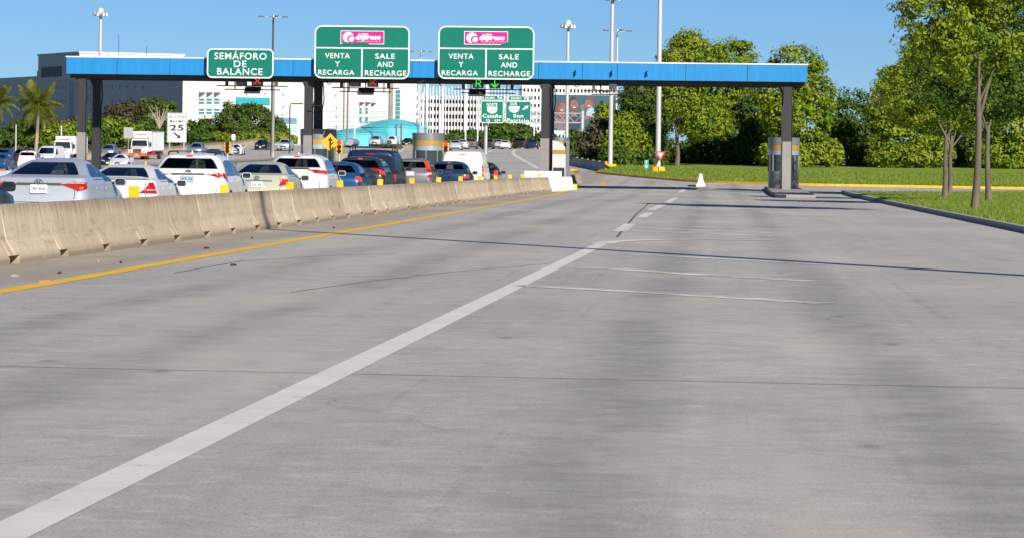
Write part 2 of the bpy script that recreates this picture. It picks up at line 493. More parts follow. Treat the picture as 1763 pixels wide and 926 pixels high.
def mesh(name, mb, m, smooth=None):
    me = bpy.data.meshes.new(name)
    me.from_pydata(mb.v, [], mb.f)
    me.materials.append(m)
    if smooth is not None:
        me.polygons.foreach_set('use_smooth', [True] * len(me.polygons))
        me.set_sharp_from_angle(angle=R(smooth))
    me.update()
    return me

def part(name, mb, m, parent=None, smooth=None, loc=None, rz=None):
    return link(name, mesh(name, mb, m, smooth), parent, loc, rz)

def tag(o, label=None, cat=None, group=None, kind=None):
    if label: o['label'] = label
    if cat: o['category'] = cat
    if group: o['group'] = group
    if kind: o['kind'] = kind
    return o

def thing(name, label, cat, loc, rz=0.0, group=None):
    o = link(name, None, None, loc, rz)
    o.empty_display_size = 0.3
    return tag(o, label, cat, group)

def copy_tree(o, parent=None):
    c = o.copy(); COL.objects.link(c); c.parent = parent
    for ch in list(o.children): copy_tree(ch, c)
    return c

def struct(name, mb, m, smooth=None, road=True):
    o = part(name, mb, m, None, smooth)
    if road: o.rotation_euler = (0, 0, -A)
    return tag(o, kind='structure')

TXT = {}
def text_mesh(body, w, h, m, bold=0.012, name='lettering', italic=0.0):
    """flat lettering of width w and height h, centred, in the x, z plane and facing -y"""
    cu = bpy.data.curves.new('t', 'FONT')
    cu.body = body; cu.size = 1.0; cu.offset = bold; cu.resolution_u = 3; cu.shear = italic
    cu.space_character = 1.12
    ob = bpy.data.objects.new('t', cu)
    COL.objects.link(ob)
    dg = bpy.context.evaluated_depsgraph_get()
    me = bpy.data.meshes.new_from_object(ob.evaluated_get(dg))
    bpy.data.objects.remove(ob); bpy.data.curves.remove(cu)
    n = len(me.vertices)
    co = np.empty(n * 3); me.vertices.foreach_get('co', co); co = co.reshape(-1, 3)
    lo, hi = co.min(0), co.max(0)
    out = np.zeros_like(co)
    out[:, 0] = (co[:, 0] - (lo[0] + hi[0]) / 2) / (hi[0] - lo[0]) * w
    out[:, 2] = (co[:, 1] - (lo[1] + hi[1]) / 2) / (hi[1] - lo[1]) * h
    me.vertices.foreach_set('co', out.ravel())
    me.name = name
    me.materials.clear(); me.materials.append(m)
    me.update()
    return me

def letters(body, parent, x, y, z, w, h, m, bold=0.012, italic=0.0, name='lettering'):
    return link(name, text_mesh(body, w, h, m, bold, name, italic), parent, (x, y, z))

def rounded(w, h, r, n=6):
    P = []
    for cx, cz, a in ((w / 2 - r, -h / 2 + r, -90), (w / 2 - r, h / 2 - r, 0), (-w / 2 + r, h / 2 - r, 90), (-w / 2 + r, -h / 2 + r, 180)):
        for k in range(n + 1):
            q = R(a + 90 * k / n)
            P.append((cx + r * math.cos(q), cz + r * math.sin(q)))
    return P
def flat(poly, y):
    return [(x, y, z) for x, z in poly], [tuple(range(len(poly)))]

# ================================================================== THE GROUND
def sheet(us, v0, v1, dz, vk=VK):
    vv = sorted(set([v0, v1] + [v for v in vk if v0 < v < v1]))
    mb = MB()
    mb.grid([[(u, v, zg(v, u) + dz) for u in us] for v in vv])
    return mb
g = sheet([-4000, -900, -300, -78, -60, -48, -44.5, -41, -37.5, -34, -20, 0, 20, 90, 200, 900, 4000], -60, 9000, -0.06, VK + [700, 900, 1500, 3000])
struct('ground', g, M_LAND)
struct('road', sheet([-78, -60, -48, -44.5, -41, -37.5, -34, -20, 0, 20, 90], -58, 640, 0.0), M_PAVE)

def strip(pts, w, dz, m, name='lane_marking', taper=None):
    """painted strip along (u, v) points"""
    dense = []
    for (a, b), (c, d) in zip(pts[:-1], pts[1:]):
        n = max(1, int(math.hypot(c - a, d - b) / 3.0))
        dense += [(a + (c - a) * k / n, b + (d - b) * k / n) for k in range(n)]
    dense.append(pts[-1])
    P = []
    for i, (u, v) in enumerate(dense):
        a = dense[max(0, i - 1)]; b = dense[min(len(dense) - 1, i + 1)]
        t = Vector((b[0] - a[0], b[1] - a[1])).normalized()
        nx, ny = -t.y * w / 2, t.x * w / 2
        P.append([(u - nx, v - ny, zg(v - ny, u - nx) + dz), (u + nx, v + ny, zg(v + ny, u + nx) + dz)])
    mb = MB(); mb.grid(P)
    return struct(name, mb, m)

# yellow edge line, its bend by the island, white lane line, dashes
strip([(-7.75, -40), (-7.72, 60), (-7.75, 120), (-7.95, 170), (-8.5, 204)], 0.27, 0.004, M_YELLOW_PAINT, 'yellow_edge_line')
strip([gp(1010, 322.5), gp(1030, 322.2), gp(1038, 319.5), gp(1039, 314.5)], 0.28, 0.004, M_YELLOW_PAINT, 'yellow_edge_line')
wa, wb = gp(863, 504), gp(1036, 420)
wk = (wb[0] - wa[0]) / (wb[1] - wa[1])
strip([(wa[0] - wk * (wa[1] + 40), -40), wa, wb], 0.23, 0.004, M_WHITE_PAINT, 'white_lane_line')
strip([gp(1036, 420.5), gp(1050, 417.5), gp(1080, 415.5), gp(1130, 413.6), gp(1200, 413), gp(1330, 414.5)], 0.42, 0.008, M_WHITE_PAINT, 'white_lane_line')
for (x0, y0), (x1, y1) in (((1067, 399), (1085, 386)), ((1104, 375), (1118, 367)), ((1121, 362), (1141, 353)), ((1143, 352), (1164, 341)), ((1172, 332), (1178, 326))):
    strip([gp(x0, y0), gp(x1, y1)], 0.30, 0.004, M_WHITE_PAINT, 'white_lane_dash')
strip([gp(1178, 326), gp(1160, 320), gp(1144, 316)], 0.3, 0.004, M_FAINT_PAINT, 'white_lane_line')
strip([gp(1002, 311), gp(1060, 311.4), gp(1110, 312), gp(1190, 316)], 0.35, 0.004, M_FAINT_PAINT, 'white_edge_line')
# worn white cross bars on the right lane
for pts, w_ in ((((905, 491.5), (1000, 497), (1130, 504), (1290, 514), (1420, 522)), .42), (((982, 460.5), (1080, 464.5), (1200, 472.5), (1400, 484)), .40), (((1024, 436.5), (1120, 440), (1200, 444), (1420, 456)), .34),
            (((1090, 388), (1200, 391), (1320, 395)), .5), (((1084, 393), (1200, 397), (1330, 402)), .5), (((1081, 397.5), (1200, 402), (1340, 408)), .5), (((1090, 347), (1160, 351), (1250, 352)), .5)):
    strip([gp(*p) for p in pts], w_, 0.004, M_WORN_PAINT, 'worn_cross_bar')
# pavement joints and sealed cracks
for pts, w in ((((1062, 409), (1095, 370), (1118, 350)), 0.05), (((960, 342), (1060, 346), (1200, 351)), 0.07), (((880, 352), (760, 356), (640, 360)), 0.05),
               (((500, 503), (620, 486), (760, 470), (900, 458), (1010, 448)), 0.02), (((300, 470), (420, 449), (560, 441), (680, 437)), 0.03)):
    strip([gp(*p) for p in pts], w, 0.003, M_TAR, 'pavement_joint')
for v in (24.0,):
    strip([(-7.4, v), (7.4, v - 0.3)], 0.022, 0.003, M_TAR, 'pavement_joint')
# the far carriageway lines
strip([gp(927, 291), gp(915, 284), gp(900, 276), gp(888, 269), gp(883, 264), gp(884, 260.5), gp(889, 258.2)], 0.45, 0.006, M_WHITE_PAINT, 'white_lane_line')
strip([gp(836, 264.5), gp(846, 260), gp(853, 257.6)], 0.4, 0.006, M_WHITE_PAINT, 'white_lane_line')
for (x0, y0), (x1, y1) in (((682, 269), (690, 266.5)), ((688, 262), (694, 260.6)), ((692, 272), (699, 270)), ((694, 258), (699, 257)), ((684, 266), (678, 267.5))):
    strip([gp(x0, y0), gp(x1, y1)], 0.5, 0.006, M_WHITE_PAINT, 'white_lane_dash')
strip([(-8, 320), (-20, 440), (-30, 540)], 0.35, 0.006, M_FAINT_PAINT, 'white_lane_line')
strip([(-54, 330), (-54, 560)], 0.35, 0.006, M_FAINT_PAINT, 'white_lane_line')
strip([(-60, 250), (-60, 560)], 0.25, 0.006, M_FAINT_PAINT, 'white_lane_line')

# lawn beyond the exit with its yellow kerb, and the verge on the near right
LB = [gp(1030, 298.5), gp(1060, 302), gp(1100, 306), gp(1150, 310.5), gp(1200, 314.5), (6.0, 232.0), (40, 226), (120, 220)]
def lawn_edge(u):
    for (a, b), (c, d) in zip(LB[:-1], LB[1:]):
        if a <= u <= c: return b + (d - b) * (u - a) / (c - a)
    return LB[-1][1]
mb = MB()
us = [LB[0][0] + (120 - LB[0][0]) * (k / 60.0) ** 1.5 for k in range(61)]
mb.grid([[(u, lawn_edge(u) + (420 - lawn_edge(u)) * t, zg(lawn_edge(u) + (420 - lawn_edge(u)) * t) + 0.13 + 0.25 * t) for u in us] for t in (0, .02, .05, .1, .18, .3, .5, .75, 1)])
struct('lawn', mb, M_LAWN, 40)
def kerb_run(pts, m, name, w=0.18, h=0.15):
    P = []
    for i, (u, v) in enumerate(pts):
        a = pts[max(0, i - 1)]; b = pts[min(len(pts) - 1, i + 1)]
        t = Vector((b[0] - a[0], b[1] - a[1])).normalized()
        nx, ny = t.y * w, -t.x * w
        z = zg(v)
        P.append([(u + nx * 1.1, v + ny * 1.1, z - .02), (u + nx, v + ny, z + h), (u, v, z + h), (u, v, z + h - .1)])
    mb = MB(); mb.grid(P)
    return struct(name, mb, m, 30)
kerb_run([(u, lawn_edge(u)) for u in us], M_KERB_YELLOW, 'yellow_kerb')
kerb_run([LB[0], (LB[0][0] + .3, 290), (LB[0][0] + .2, 300)][::-1], M_KERB_YELLOW, 'yellow_kerb')
mb = MB()
mb.grid([[(u, v, 0.13 + 0.02 * (u - 7.6)) for u in (7.6, 9, 12, 20, 60, 150)] for v in (-55, 0, 40, 80, 120, 160, 200, 206)])
struct('verge', mb, M_LAWN)
kerb_run([(7.6, v) for v in (-50, 0, 50, 100, 150, 206)][::-1], M_CONC2, 'kerb')
# land beyond the far left wall, and land beyond the crest
mb = MB(); mb.grid([[(u, v, zg(v, u) + .35 + .02 * (-74 - u)) for u in (-300, -150, -100, -74)] for v in [200, 240, 280, 320, 360, 400, 440, 480, 520, 560, 600, 640]])
struct('embankment', mb, M_LAND)

# ================================================================== BARRIERS
SEG = 3.66
def jersey(L, h=0.81, notch=True, bevel=0.02):
    k = h / 0.81
    def prof(zb, ins=0.0):
        hb = 0.30 - ins; hm = 0.175 - ins; ht = 0.08 - ins
        zm = 0.33 * k
        if zb > 0.05:
            return [(-hb, zb), (-hb + .002, zb + .012), (-hm, zm), (-ht, h - ins - .02), (-ht + .02, h - ins), (ht - .02, h - ins), (ht, h - ins - .02), (hm, zm), (hb - .002, zb + .012), (hb, zb)]
        return [(-hb, 0.0), (-hb, 0.075), (-hm, zm), (-ht, h - ins - .02), (-ht + .02, h - ins), (ht - .02, h - ins), (ht, h - ins - .02), (hm, zm), (hb, 0.075), (hb, 0.0)]
    mb = MB()
    def seg(ys, zbs):
        rows = [[(x, y, z) for x, z in prof(zb, ins)] for y, (zb, ins) in zip(ys, zbs)]
        n = len(rows[0]); o = len(mb.v)
        for r in rows: mb.v += r
        for i in range(len(rows) - 1):
            for j in range(n):
                a, b = o + i * n + j, o + i * n + (j + 1) % n
                mb.f.append((a, b, b + n, a + n))
        mb.f.append(tuple(o + j for j in range(n))); mb.f.append(tuple(o + (len(rows) - 1) * n + j for j in range(n))[::-1])
    e = 0.004
    if notch:
        N = 0.33
        seg([e, e + bevel, N], [(0.12, 0.022), (0.12, 0), (0.12, 0)])
        seg([N, L - N], [(0, 0), (0, 0)])
        seg([L - N, L - e - bevel, L - e], [(0.12, 0), (0.12, 0), (0.12, 0.022)])
    else:
        seg([e, e + bevel, L - e - bevel, L - e], [(0, .022), (0, 0), (0, 0), (0, .022)])
    return mb
UB = -9.82
seg_me = mesh('concrete_barrier', jersey(SEG), M_CONC)
v = 50.7 - 2 * SEG
k = 0
seg_v = []
while v < 186:
    o = link('concrete_barrier', seg_me, None, W(UB + random.uniform(-.012, .012), v, 0), -A + random.uniform(-.002, .002))
    tag(o, 'tan stained concrete barrier segment in the long row beside the queued cars', 'barrier', 'concrete barrier segments beside the queue')
    seg_v.append(v); v += SEG; k += 1
FL = math.atan2(1.35, 16.0)
uu_ = UB
for i in range(2):
    o = link('concrete_barrier', seg_me, None, W(uu_, v, 0), -A - FL)
    tag(o, 'tan stained concrete barrier segment in the long row beside the queued cars', 'barrier', 'concrete barrier segments beside the queue')
    v += SEG * math.cos(FL); uu_ += SEG * math.sin(FL)
o = link('concrete_barrier', mesh('concrete_barrier', jersey(10.2, 0.83, False), M_CONCW), None, W(uu_, v + .02, 0), -A - FL)
tag(o, 'white painted concrete barrier ending the tan barrier row at the toll column', 'barrier')
V_END = v + 10.2; U_END = uu_ + 10.2 * math.sin(FL)
o = part('concrete_barrier', MB().prism([(-.2, 0), (.2, 0), (.12, 1.14), (-.12, 1.14)], 0, 2.75), M_CONCW, None, None, W(-10.75, 197.0, 0), -A - R(47))
tag(o, 'taller white painted concrete barrier shielding the foot of the grey toll column', 'barrier')
blk = MB().bbox(-.10, .10, -.12, .12, 0, .34)
o = part('marker_block', blk, M_REFL, None, None, W(U_END + .30, V_END + .05, zg(V_END)), -A)
tag(o, 'small yellow block at the end foot of the white barrier', 'marker')
# tan barrier end with a yellow painted top behind the column
P = thing('concrete_barrier', 'tan concrete barrier end with yellow painted top behind the toll column', 'barrier', W(-8.8, 218, zg(218)), -A)
part('barrier_body', jersey(9.0, 1.0, False), M_CONC, P)
part('painted_top', MB().bbox(-.115, .115, -.02, 6.0, .93, 1.06), M_KERB_YELLOW, P)
# white barrier end at the right of the exit
o = link('concrete_barrier', mesh('concrete_barrier', jersey(6.0, 0.82, False), M_CONCW), None, W(-0.85, 221, zg(222)), -A)
tag(o, 'white concrete barrier standing alone at the right of the exit lane', 'barrier')
# reflectors on every third joint
rp = MB(); rp.bbox(-.082, .082, -.012, .012, 0.0, .17); rp.bbox(-.05, .05, -.045, .045, -.002, .012)
refl_me = mesh('reflector', rp, M_REFL)
for i in range(13):
    v = 58.6 + i * 3 * SEG
    o = link('reflector', refl_me, None, W(UB + max(0.0, v - 186.5) * math.tan(FL), v, 0.812), -A)
    if i == 12: o.location.z = .83
    o.rotation_euler = (R(random.uniform(-4, 4)), R(random.uniform(-5, 5)), -A + R(random.uniform(-8, 8)))
    o.scale = (1.0, 1, 1.0) if i else (1.1, 1, 1.12)
    w_ = ('in front of the white coupe', 'in front of the white crossover with roof rails', 'in front of the champagne sedan', 'in front of the second white crossover',
          'in front of the dark grey crossover', 'in front of the grey wagon', 'between the grey wagon and the dark blue hatchback', 'in front of the dark blue hatchback',
          'in front of the white van', 'just past the white van', 'fourth back from the white barrier end', 'second before the white barrier end', 'nearest the toll column')[i]
    tag(o, 'yellow reflector panel on the barrier top ' + w_, 'reflector', 'yellow reflectors on the barrier')

# exit wall beyond the plaza: segments between the two ground points
a_, b_ = gp(1043, 296.2), gp(969, 281.5)
n = 8
segl = math.hypot(b_[0] - a_[0], b_[1] - a_[1]) / n
ang = math.atan2(b_[0] - a_[0], b_[1] - a_[1])
me = mesh('concrete_barrier', jersey(segl, .85, False), M_CONC2)
for i in range(n):
    t = i / n
    vv = a_[1] + (b_[1] - a_[1]) * t
    o = link('concrete_barrier', me, None, W(a_[0] + (b_[0] - a_[0]) * t, vv, zg(vv) - .01), -A - ang)
    tag(o, 'grey concrete barrier segment in the wall left of the lawn', 'barrier', 'barrier segments along the exit wall')
P = thing('barrier_end', 'tan sloped barrier end with orange edge beside the lawn', 'barrier', W(a_[0], a_[1], zg(a_[1])), -A - ang)
mb = MB(); mb.add([(-.3, 0, 0), (.3, 0, 0), (.08, 0, .84), (-.08, 0, .84), (-.3, -2.2, 0), (.3, -2.2, 0), (.2, -2.2, .1), (-.2, -2.2, .1)],
                  [(0, 1, 2, 3), (4, 7, 6, 5), (0, 4, 5, 1), (3, 2, 6, 7), (1, 5, 6, 2), (0, 3, 7, 4)])
part('sloped_body', mb, M_CONC, P)
mb = MB(); mb.add([(.09, -.05, .86), (-.09, -.05, .86), (-.2, -2.2, .13), (.2, -2.2, .13), (.09, -.05, .82), (-.09, -.05, .82), (-.2, -2.2, .09), (.2, -2.2, .09)],
                  [(0, 1, 2, 3), (4, 7, 6, 5), (0, 4, 5, 1), (2, 6, 7, 3), (0, 3, 7, 4), (1, 5, 6, 2)])
part('orange_edge', mb, M_KERB_YELLOW, P)

# the long wall on the far left of the opposing lanes, in panels
for i in range(34):
    v0 = 215 + i * 10.5
    mb = MB()
    mb.prism([(-.2, 0), (.2, 0), (.12, 1.05), (-.12, 1.05)], 0.02, 10.48)
    o = part('wall_panel', mb, M_CONC, None, None, W(-72.5, v0, zg(v0, -70) - .05), -A)
    o.rotation_euler = (math.atan2(zg(v0 + 10.5, -70) - zg(v0, -70), 10.5), 0, -A)
    tag(o, 'weathered tan concrete wall panel along the far side of the oncoming lanes', 'wall', 'wall panels behind the oncoming traffic')
# median wall of the far carriageway (below the tanks)
for i in range(16):
    v0 = 420 + i * 10.5
    o = part('wall_panel', MB().prism([(-.2, 0), (.2, 0), (.1, .85), (-.1, .85)], .02, 10.48), M_CONC, None, None, W(-46, v0, zg(v0, -46) - .05), -A)
    o.rotation_euler = (math.atan2(zg(v0 + 10.5, -46) - zg(v0, -46), 10.5), 0, -A)
    tag(o, 'tan concrete median panel below the turquoise tanks', 'wall', 'median wall panels on the far road')

# ================================================================== TOLL GANTRY
VG = 200.0
U0, U1 = -37.6, 5.2
Z0, Z1 = 6.42, 7.38
G = thing('toll_gantry', 'long blue toll gantry canopy carrying the green signs across the road', 'gantry', W(0, VG, 0), -A)
DEP = 6.6
xs = [U0, -34.6, -31.5, -27.2, -24.3, -20.8, -17.4, -13.6, -10.1, -7.6, -5.6, -1.7, 1.8, U1]
for a, b in zip(xs[:-1], xs[1:]):
    part('fascia_panel', MB().bbox(a + .012, b - .012, 0, .12, Z0, Z1), M_BLUE, G)
for a, b in ((U0, -20), (-20, U1)):
    part('fascia_panel', MB().bbox(a + .008, b - .008, DEP - .12, DEP, Z0, Z1), M_BLUE, G)
for x0 in (U0 + .01, U1 - .13):
    part('fascia_panel', MB().bbox(x0, x0 + .12, .122, DEP - .122, Z0, Z1), M_BLUE, G)
part('coping', MB().bbox(U0 - .03, U1 + .03, -.03, DEP + .03, Z1, Z1 + .07), M_BLUECAP, G)
so = MB(); so.bbox(U0 + .14, U1 - .14, .13, DEP - .13, Z0 + .18, Z0 + .30)
so.bbox(U0 + .16, U1 - .16, .5, .95, Z0 - .22, Z0 + .18)
so.bbox(U0 + .16, U1 - .16, DEP - 1.2, DEP - .75, Z0 - .22, Z0 + .18)
part('soffit', so, M_SOFFIT, G)
for x in (-7.95, -5.87, -3.87):
    part('bracket_fin', MB().bbox(x - .02, x + .02, -.30, -.002, Z0 + .28, Z0 + .58), M_BLUE, G)
COLS = [-36.75, -23.45, -9.72, 4.1]
for cx in COLS:
    for cy in (.72, 5.6):
        c = part('column', MB().bbox(cx - .23, cx + .23, cy - .25, cy + .25, 3.02, Z0 - .22), M_COL, G)
        part('column_base', MB().bbox(cx - .25, cx + .25, cy - .27, cy + .27, 0.0, 3.018), M_COLLOW if cy < 2 else M_COL, c)
        mb = MB(); mb.prism([(cx - .23, Z0 - .62), (cx - .40, Z0 - .222), (cx + .30, Z0 - .222), (cx + .23, Z0 - .5)], cy - .2, cy + .2)
        part('column_capital', mb, M_COL, c)
        part('conduit', MB().tube([(cx + .27, cy - .1, .2), (cx + .27, cy - .1, 4.6), (cx + .36, cy - .1, 5.2), (cx + .30, cy - .1, 6.1)], .035, 6), M_BLACK, c)
# cable loops under the soffit
for x in (-15.9, -9.0 + .9, -22.4):
    mb = MB(); mb.tube([(x, .4, Z0 - .02), (x + .05, .4, Z0 - .35), (x + .22, .4, Z0 - .45), (x + .36, .4, Z0 - .3), (x + .38, .4, Z0 - .02)], .03, 6)
    part('cable_loop', mb, M_BLACK, G)
part('camera_arm', MB().tube([(-16.6, .3, Z0 - .05), (-17.0, .2, Z0 - .35)], .07, 6), M_BLACK, G)

# hanging lane-signal racks (x from the photo's racks, in metres across the gantry)
def lx(px, s=29.8):
    """photograph x on the gantry front -> metres across"""
    lo, hi = -45.0, 12.0
    for _ in range(50):
        m = (lo + hi) / 2
        p = W(m, VG); a = PX + F * p.x / p.y
        if a < px: lo = m
        else: hi = m
    return lo
def rack(name, label, x0, x1, y_low):
    P = thing(name, label, 'signal rack', W(0, VG, 0), -A, 'reader racks under the gantry')
    a, b = lx(x0), lx(x1)
    zl = Z0 - y_low
    part('cross_bar', MB().tube([(a, .62, zl), (b, .62, zl)], .035, 6), M_BLACK, P)
    part('cross_bar', MB().tube([(a + .4, 1.1, zl - .2), (b - .5, 1.1, zl - .2)], .035, 6), M_BLACK, P)
    for t in (.14, .84):
        x = a + (b - a) * t
        part('hanger', MB().bbox(x - .09, x + .09, .55, .69, zl - .03, Z0 - .24), M_DARKMETAL, P)
    for t in (.24, .76):
        x = a + (b - a) * t
        part('hanger', MB().bbox(x - .03, x + .03, 1.07, 1.13, zl - .22, Z0 - .24), M_BLACK, P)
    return P, a, b, zl
def signal(label, x, glyph, m):
    P = thing('lane_signal', label, 'lane signal', W(x, VG - .06, Z0 - .30), -A, 'lane signals under the gantry')
    mb = MB(); mb.bbox(-.31, .31, .0, .22, -.27, .27)
    mb.bbox(-.31, .31, -.16, 0, .25, .27); mb.bbox(-.31, -.29, -.12, 0, -.2, .25); mb.bbox(.29, .31, -.12, 0, -.2, .25)
    part('housing', mb, M_SIGBOX, P)
    part('hanger', MB().bbox(-.05, .05, .4, .5, .0, .1).bbox(-.05, .05, .22, .5, -.05, .05), M_DARKMETAL, P)
    if glyph == 'X':
        for s in (-1, 1):
            mb = MB(); mb.tube([(-.2 * s, -.012, -.17), (.2 * s, -.012, .17)], .022, 4); part('lit_bar', mb, m, P)
    elif glyph == 'R':
        mb = MB(); mb.tube([(-.12, -.012, -.2), (-.12, -.012, .2), (.06, -.012, .2), (.13, -.012, .15), (.13, -.012, .05), (.06, -.012, 0), (-.12, -.012, 0)], .022, 4)
        mb.tube([(.02, -.012, 0), (.14, -.012, -.2)], .022, 4); part('lit_letter', mb, m, P)
    elif glyph == 'A':
        mb = MB(); mb.tube([(0, -.012, .2), (0, -.012, -.2)], .024, 4); mb.tube([(-.2, -.012, -.01), (0, -.012, -.2)], .024, 4); mb.tube([(.2, -.012, -.01), (0, -.012, -.2)], .024, 4)
        part('lit_arrow', mb, m, P)
    return P
rack('reader_rack', 'dark hanging reader rack below the SEMAFORO DE BALANCE sign', 369, 491, .58)
rack('reader_rack', 'dark hanging reader rack below the first VENTA Y RECARGA sign', 568, 684, .62)
rack('reader_rack', 'dark hanging reader rack behind the green R and arrow signals', 778, 898, .62)
P, a, b, zl = rack('reader_rack', 'dark hanging reader rack with round cable coil near the gantry right end', 1003, 1122, .62)
mb = MB(); mb.tube([(0.38 * math.cos(q), 0, .38 * math.sin(q)) for q in [k * math.pi / 8 for k in range(17)]], .03, 6, False)
part('cable_coil', mb, M_BLACK, P, None, (lx(1042), .6, zl + .3))
part('reader_box', MB().bbox(lx(1052) - .2, lx(1052) + .25, .4, .66, zl + .06, zl + .5), M_DARKMETAL, P)
signal('blank black lane signal box below the SEMAFORO sign, beside the red X', lx(414), '', M_BLACK)
signal('bright red X lane signal below the SEMAFORO DE BALANCE sign', lx(441.5), 'X', M_LEDRED)
signal('blank black lane signal box below the first VENTA Y RECARGA sign', lx(610), '', M_BLACK)
signal('dim red X lane signal below the first VENTA Y RECARGA sign', lx(640), 'X', M_LEDDIM)
signal('lane signal showing a green letter R', lx(821.5), 'R', M_LEDGREEN)
signal('lane signal showing a green down arrow', lx(850), 'A', M_LEDGREEN)
for x, lab in ((430, 'below the bright red X signal'), (626, 'below the dim red X signal'), (818, 'below the green R signal')):
    o = part('antenna', MB().bbox(-.47, .47, .0, .7, -.05, .05).bbox(-.03, .03, .3, .36, .05, .55), M_DARKMETAL, None, None, W(lx(x), VG + .5, Z0 - .98), -A)
    o.rotation_euler = (R(28), 0, -A)
    tag(o, 'flat brown antenna panel hanging ' + lab, 'antenna', 'antenna panels under the gantry')

# ================================================================== GREEN GANTRY SIGNS
def px_rect(x0, x1, y0, y1, dv=-.42):
    """rect on the gantry plane -> centre u, z and size"""
    u0, u1 = lx(x0), lx(x1)
    um = (u0 + u1) / 2
    p = W(um, VG + dv)
    s = F / p.y
    hy = PY + math.tan(ROLL) * ((x0 + x1) / 2 - PX)
    return um, H + (hy - (y0 + y1) / 2) / s, u1 - u0, (y1 - y0) / s, s
def sign_board(name, label, rect, r=.28, rim=.075, m=None):
    u, z, w, h, s = px_rect(*rect)
    P = thing(name, label, 'sign', W(u, VG - .42, z), -A)
    part('panel', MB().prism(rounded(w, h, r), 0, .05), m or M_GREEN, P)
    b = MB(); o_, i_ = rounded(w - .02, h - .02, r), rounded(w - .02 - 2 * rim, h - .02 - 2 * rim, max(.02, r - rim))
    n = len(o_)
    b.add([(x, -.004, zz) for x, zz in o_] + [(x, -.004, zz) for x, zz in i_], [(k, (k + 1) % n, (k + 1) % n + n, k + n) for k in range(n)])
    part('border', b, M_SIGNWHITE, P)
    for t in (-.3, .3):
        part('bracket', MB().bbox(t * w - .05, t * w + .05, .05, .42, -h * .42, -h * .32).bbox(t * w - .05, t * w + .05, .05, .09, -h * .45, h * .45), M_DARKMETAL, P)
    return P, w, h, s
P, w, h, s = sign_board('overhead_sign', 'smaller green overhead sign reading SEMAFORO DE BALANCE', (355.5, 470.5, 84, 135.5), .3)
X0, Y0 = 413, 109.7
for t, x0, x1, y0, y1 in (('SEMÁFORO', 368, 458.5, 88.5, 103), ('DE', 402, 424, 105, 116), ('BALANCE', 373, 452, 118, 129.5)):
    letters(t, P, ((x0 + x1) / 2 - X0) / s, -.006, (Y0 - (y0 + y1) / 2) / s, (x1 - x0) / s, (y1 - y0) / s, M_SIGNWHITE, .008)
def venta(label, x0, x1, y0, y1, peeled):
    P, w, h, s = sign_board('overhead_sign', label, (x0, x1, y0, y1), .42)
    cx, cy = (x0 + x1) / 2, (y0 + y1) / 2
    zl = (cy - (y0 + 39)) / s
    part('divider', MB().add(*flat([(-w / 2 + .06, zl - .035), (w / 2 - .06, zl - .035), (w / 2 - .06, zl + .035), (-w / 2 + .06, zl + .035)], -.005)), M_SIGNWHITE, P)
    part('divider', MB().add(*flat([(-.04, -h / 2 + .06), (.04, -h / 2 + .06), (.04, zl - .036), (-.04, zl - .036)], -.005)), M_SIGNWHITE, P)
    for t, a, b, c, d in (('VENTA', 18, 61, 48, 57), ('Y', 35.5, 44, 62, 71), ('RECARGA', 6.5, 69, 77, 85.5), ('SALE', 105, 139, 48, 57), ('AND', 108.5, 136.5, 62, 71), ('RECHARGE', 87.5, 159, 77, 86)):
        letters(t, P, ((a + b) / 2 + x0 - cx) / s, -.006, (cy - y0 - (c + d) / 2) / s, (b - a) / s, (d - c) / s, M_SIGNWHITE, .008)
    # magenta logo plate
    bx0, bx1, by0, by1 = 44.5, 120, 9, 32
    ex = lambda q: (q + x0 - cx) / s
    ez = lambda q: (cy - y0 - q) / s
    part('logo_border', MB().add(*flat([(ex(bx0), ez(by1)), (ex(bx1), ez(by1)), (ex(bx1), ez(by0)), (ex(bx0), ez(by0))], -.006)), M_SIGNWHITE, P)
    if peeled:
        poly = [(bx0 + 1, by1 - 1), (bx0 + 1, by0 + 1), (bx1 - 1, by0 + 1), (bx1 - 1, by1 - 1)]
        pc = [(bx0 + 2.5, by1 + .6), (bx0 + 50, by1 + .6), (bx0 + 48, by1 - 2.6), (bx0 + 5, by1 - 3)]
    else:
        poly = [(bx0 + 1, by1 - 1), (bx0 + 1, by0 + 1), (bx1 - 1, by0 + 1), (bx1 - 1, by1 - 1)]
        pc = [(bx1 - 14, by1 + .6), (bx1 + .6, by1 + .6), (bx1 + .6, by1 - 5), (bx1 - 6, by1 - 3)]
    part('logo_panel', MB().add(*flat([(ex(a), ez(b)) for a, b in poly], -.010)), M_MAGENTA, P)
    part('peeled_patch', MB().add(*flat([(ex(a), ez(b)) for a, b in pc], -.0125)), M_GREEN, P)
    lc = (bx0 + 13.5, (by0 + by1) / 2)
    circ = lambda cx_, cz_, r_, n=28: [(ex(cx_ + r_ * math.cos(2 * math.pi * k / n)), ez(cz_ + r_ * .95 * math.sin(2 * math.pi * k / n))) for k in range(n)]
    part('logo_disc', MB().add(*flat(circ(lc[0], lc[1], 9.6), -.014)), M_SIGNWHITE, P)
    part('logo_disc', MB().add(*flat(circ(lc[0] + 5.4, lc[1] + 3.4, 7.6), -.017)), M_MAGENTA, P)
    letters('e', P, ex(lc[0] + 5.6), -.020, ez(lc[1] + 3.0), 9.5 / s, 9 / s, M_SIGNWHITE, .05, .25)
    letters('AUTO', P, ex(bx0 + 38.5), -.020, ez(by0 + 7.2), 19 / s, 5.5 / s, M_SIGNWHITE, .04, .3)
    letters('expreso', P, ex(bx0 + 48), -.020, ez(by0 + 13.4), 44 / s, 9.2 / s, M_SIGNWHITE, .05, .3)
    letters('SISTEMA ELECTRONICO DE PEAJE', P, ex(bx0 + 50), -.020, ez(by1 - 4.6), 42 / s, 1.5 / s, M_SIGNWHITE, .01)
